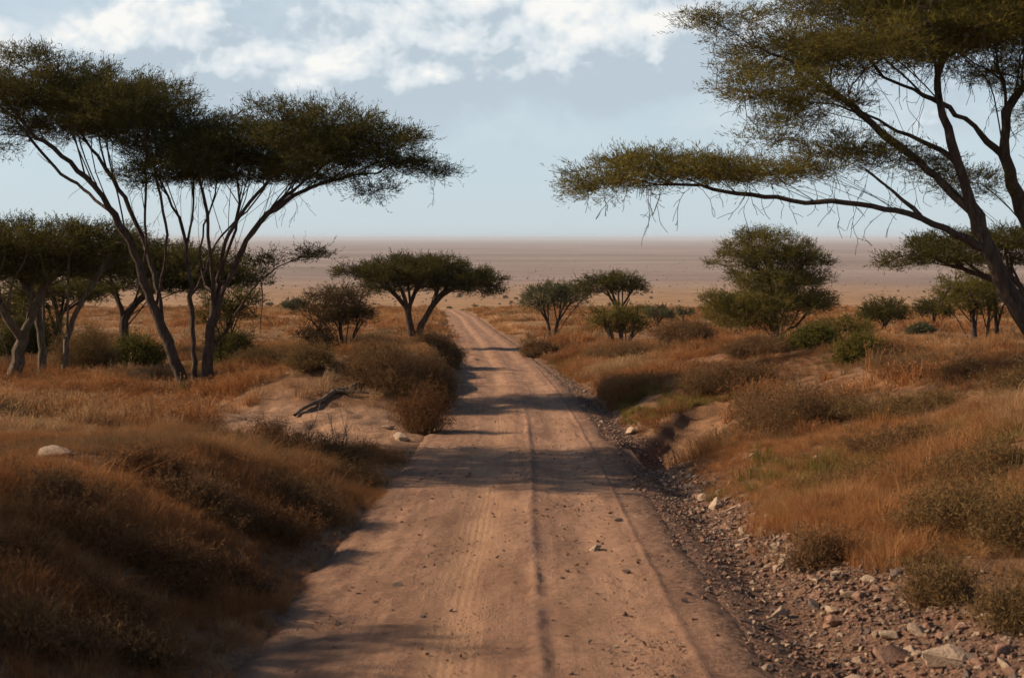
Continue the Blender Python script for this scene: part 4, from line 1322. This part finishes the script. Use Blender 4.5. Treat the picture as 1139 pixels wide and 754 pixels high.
def build_shrubs():
    L = [  # label, px, py (foot), width, height in the photo's pixels, style
        ('ball shaped dry shrub in the right foreground beside the dark bush', 1040, 672, 95, 55, 'weathered'),
        ('ball shaped dry shrub cut by the right edge above the rubble', 1128, 705, 75, 60, 'weathered'),
        ('dark tangled bush with a shaded hollow in the right grass', 1062, 603, 125, 70, 'weathered'),
        ('olive tinged dry bush at the right edge above the ball shrubs', 1130, 615, 90, 75, 'weathered'),
        ('low rusty bush at the grassy edge of the rubble', 905, 632, 80, 40, 'heather'),
        ('low olive weed mat in the middle of the right slope', 965, 548, 150, 26, 'weathered'),
        ('olive weed mat reaching the right edge of the slope', 1085, 540, 150, 34, 'weathered'),
        ('green bush at the right edge standing out of the red grass', 1122, 448, 65, 40, 'weathered'),
        ('long grey brown heather mound across the right slope', 885, 476, 180, 40, 'heather'),
        ('low grey scrub strip right of the long heather mound', 1010, 462, 140, 22, 'weathered'),
        ('grey brown scrub mound above the washed out gully', 805, 436, 110, 28, 'heather'),
        ('dark scrub mound left of the gully head', 705, 404, 70, 17, 'heather'),
        ('low dark heather mound below the large bushy tree', 845, 394, 80, 15, 'heather'),
        ('grey scrub patch right of the bushy tree on thin trunks', 762, 384, 60, 22, 'heather'),
        ('dark scrub on the right road edge below the two trunked tree', 600, 398, 40, 15, 'heather'),
        ('straggly olive shrub with a bare arching stem on the right slope', 957, 405, 55, 30, 'green'),
        ('green undergrowth bush at the foot of the large bushy tree', 905, 388, 60, 22, 'bright'),
        ('small scrub tuft below the compact round tree', 1015, 398, 40, 9, 'weathered'),
        ('grey shrub at the foot of the smaller round tree', 1025, 372, 25, 9, 'grey'),
        ('brown heather bank top nearest the sandy gully', 470, 482, 60, 50, 'brown'),
        ('brown heather bush crowning the left roadside bank', 432, 432, 90, 45, 'heather'),
        ('brown heather bush next along the left roadside bank', 480, 452, 55, 58, 'heather'),
        ('pale dry bush on the far end of the left roadside bank', 492, 400, 45, 22, 'heather'),
        ('rusty bush beneath the thorn tree on the bank', 415, 418, 60, 32, 'heather'),
        ('dark green undergrowth left of the thorn tree foot', 345, 412, 60, 24, 'weathered'),
        ('low olive undergrowth right of the tall left tree', 290, 412, 60, 20, 'weathered'),
        ('yellow green bush behind the lean stem of the tall left tree', 150, 410, 55, 32, 'bright'),
        ('shaggy grey green bush left of the yellow green bush', 98, 415, 60, 46, 'weathered'),
        ('dark bush under the bushy acacia at far left', 30, 402, 70, 48, 'dark'),
        ('dark shrub behind the foot of the tall left tree', 258, 405, 50, 32, 'dark'),
        ('small tuft at the foot of the tall left tree', 214, 440, 30, 14, 'weathered'),
        ('small round tuft in the red grass at left', 52, 432, 22, 11, 'weathered'),
        ('dark brushy shrub on the crest of the left bank by the gully', 305, 508, 100, 36, 'brown'),
        ('rusty brush on the road side of the left bank', 375, 512, 80, 28, 'heather'),
        ('dark brushy clump on the left bank middle', 250, 498, 80, 24, 'brown'),
        ('rusty grass bush low on the left bank', 330, 575, 110, 42, 'heather'),
        ('brown brush clump above the road at lower left', 190, 650, 120, 50, 'brown'),
        ('russet brush in the lower left corner', 40, 720, 150, 55, 'heather'),
        ('brown brush left of the russet bank in shade', 85, 600, 120, 38, 'brown'),
        ('ragged dark brush midway down the left bank beside the road', 300, 600, 100, 40, 'brown'),
        ('low red brown scrub above the ragged dark brush on the left bank', 225, 570, 120, 34, 'heather'),
        ('small dark scrub at the foot of the left bank', 262, 660, 70, 30, 'brown'),
        ('wide dull brown scrub clump near the lower left corner', 110, 690, 130, 45, 'brown'),
        ('red brown scrub below the half buried boulder', 60, 560, 120, 34, 'heather'),
        ('dark scrub on the left bank between the boulder and the road', 170, 530, 110, 30, 'brown'),
        ('dry scrub tuft hanging over the left road edge', 400, 540, 60, 26, 'heather'),
        ('dull scrub on the near slope below the dark bush at left edge', 20, 640, 120, 44, 'brown'),
        ('brown scrub right of the russet brush in the lower left', 150, 735, 120, 44, 'heather'),
        ('low rusty scrub right of the long heather mound foot', 1000, 500, 120, 22, 'heather'),
        ('dull scrub tuft among red grass below the leaning trunk', 1075, 420, 60, 18, 'heather'),
        ('small dark scrub right of the straggly olive shrub', 1010, 420, 60, 14, 'brown'),
    ]
    for k, (label, px, py, w, h, st) in enumerate(L):
        shrub(label, px, py, w, h, st, 600 + k)


def rod(pts, r0, r1, sub=6):
    q = []
    pts = np.array(pts, float)
    for a, b in zip(pts[:-1], pts[1:]):
        for j in range(sub):
            q.append(a + (b - a) * j / sub)
    q.append(pts[-1])
    q = np.array(q)
    if len(q) > 3:
        q[1:-1] = .5 * q[1:-1] + .25 * (q[:-2] + q[2:])
    return q, np.linspace(r0, r1, len(q))


def wood_thing(name, label, cat, rods, material, loc):
    P, par, rad = [], [], []
    for pts, r0, r1, att in rods:
        q, rr = rod(pts, r0, r1)
        prev = -1 if att is None else att
        if att is not None:
            prev = int(np.linalg.norm(np.array(P) - q[0], axis=1).argmin()); q, rr = q[1:], rr[1:]
        for a, b in zip(q, rr):
            P.append(a); par.append(prev); rad.append(b); prev = len(P) - 1
    W = tubes(np.array(P) - loc, np.array(par), np.array(rad), np.ones(len(P), bool))
    o = link(name, mesh_np(name, W[0], W[1], smooth=True), material, loc=loc)
    return tag(o, label, cat)


def build_wood():
    a, b = ground_at(328, 467), ground_at(404, 428)
    v = b - a
    pts = []
    for t in np.linspace(0, 1, 7):
        p = a + v * t
        p = np.array([p[0] - .25 * math.sin(t * 3.1), p[1], 0]); p[2] = gz(p[0], p[1]) + .07
        pts.append(p)
    m = pts[4]
    c = ground_at(425, 443)
    wood_thing('fallen_branch', 'long dead branch lying on the sandy side of the gully', 'branch',
               [(pts, .05, .085, None), ([m, m * .5 + c * .5 + np.array([0, 0, .06]), c + np.array([0, 0, .05])], .045, .02, 1)], M_DEADWOOD, pts[0])
    g = np.random.default_rng(9)
    for k, (px, py, h, label) in enumerate(((383, 500, 1.0, 'bare upright twigs in front of the sandy gully'), (346, 492, 1.35, 'single tall bare twig left of the upright twigs'),
                                            (1012, 478, .9, 'dead upright stick in the red grass of the right slope'))):
        p = ground_at(px, py)
        rods = []
        for j in range((5, 2, 1)[k]):
            q = p + np.array([g.normal(0, .12), g.normal(0, .12), -.1])
            t = q + np.array([g.normal(0, .16), g.normal(0, .1), h * g.uniform(.6, 1)])
            mm = q * .5 + t * .5 + g.normal(0, .04, 3)
            rods.append(([q, mm, t], .012, .004, None))
            rods.append(([mm, mm + np.array([g.normal(0, .15), .03, .3])], .007, .003, 1))
        wood_thing('dry_twigs', label, 'twigs', rods, M_DEADWOOD, p)


def build_scrub():
    # dark scrub dotted over the far plain, far too much to count
    g = np.random.default_rng(5)
    objs = []
    for k in range(4):
        C = ell((0, 0, .45), (.5, .5, .42), 22, g)
        V, Q, t = sprays(C, g, 4, 3, .25, .28, .10, .7, .3)
        objs.append(link('scrub_bush_%d' % k, mesh_np('scrub_bush', V, Q, fattr={'tint': t}), M_LEAF_GREY))
    col = source('scrub bushes', objs)
    n = 4200
    y = np.exp(g.uniform(math.log(620), math.log(5200), n))
    x = g.uniform(-1, 1, n) * (0.42 * y + 20)
    k = g.random(n) < 0.25 + 1.6 * np.clip(fbm(x * .35, y, 160, 4), 0, 1)
    x, y = x[k], y[k]; n = len(x)
    sz = np.clip(g.lognormal(-.2, .5, n), .45, 2.8)
    scatter('distant_scrub', np.stack([x, y, height(x, y) - .1], 1), np.stack([sz * 1.25, sz * 1.25, sz], 1), g.uniform(0, 6.28, n), g.integers(0, 4, n), g.random(n), col)


build_scrub()
build_grass()
build_stones()
build_shrubs()
build_wood()
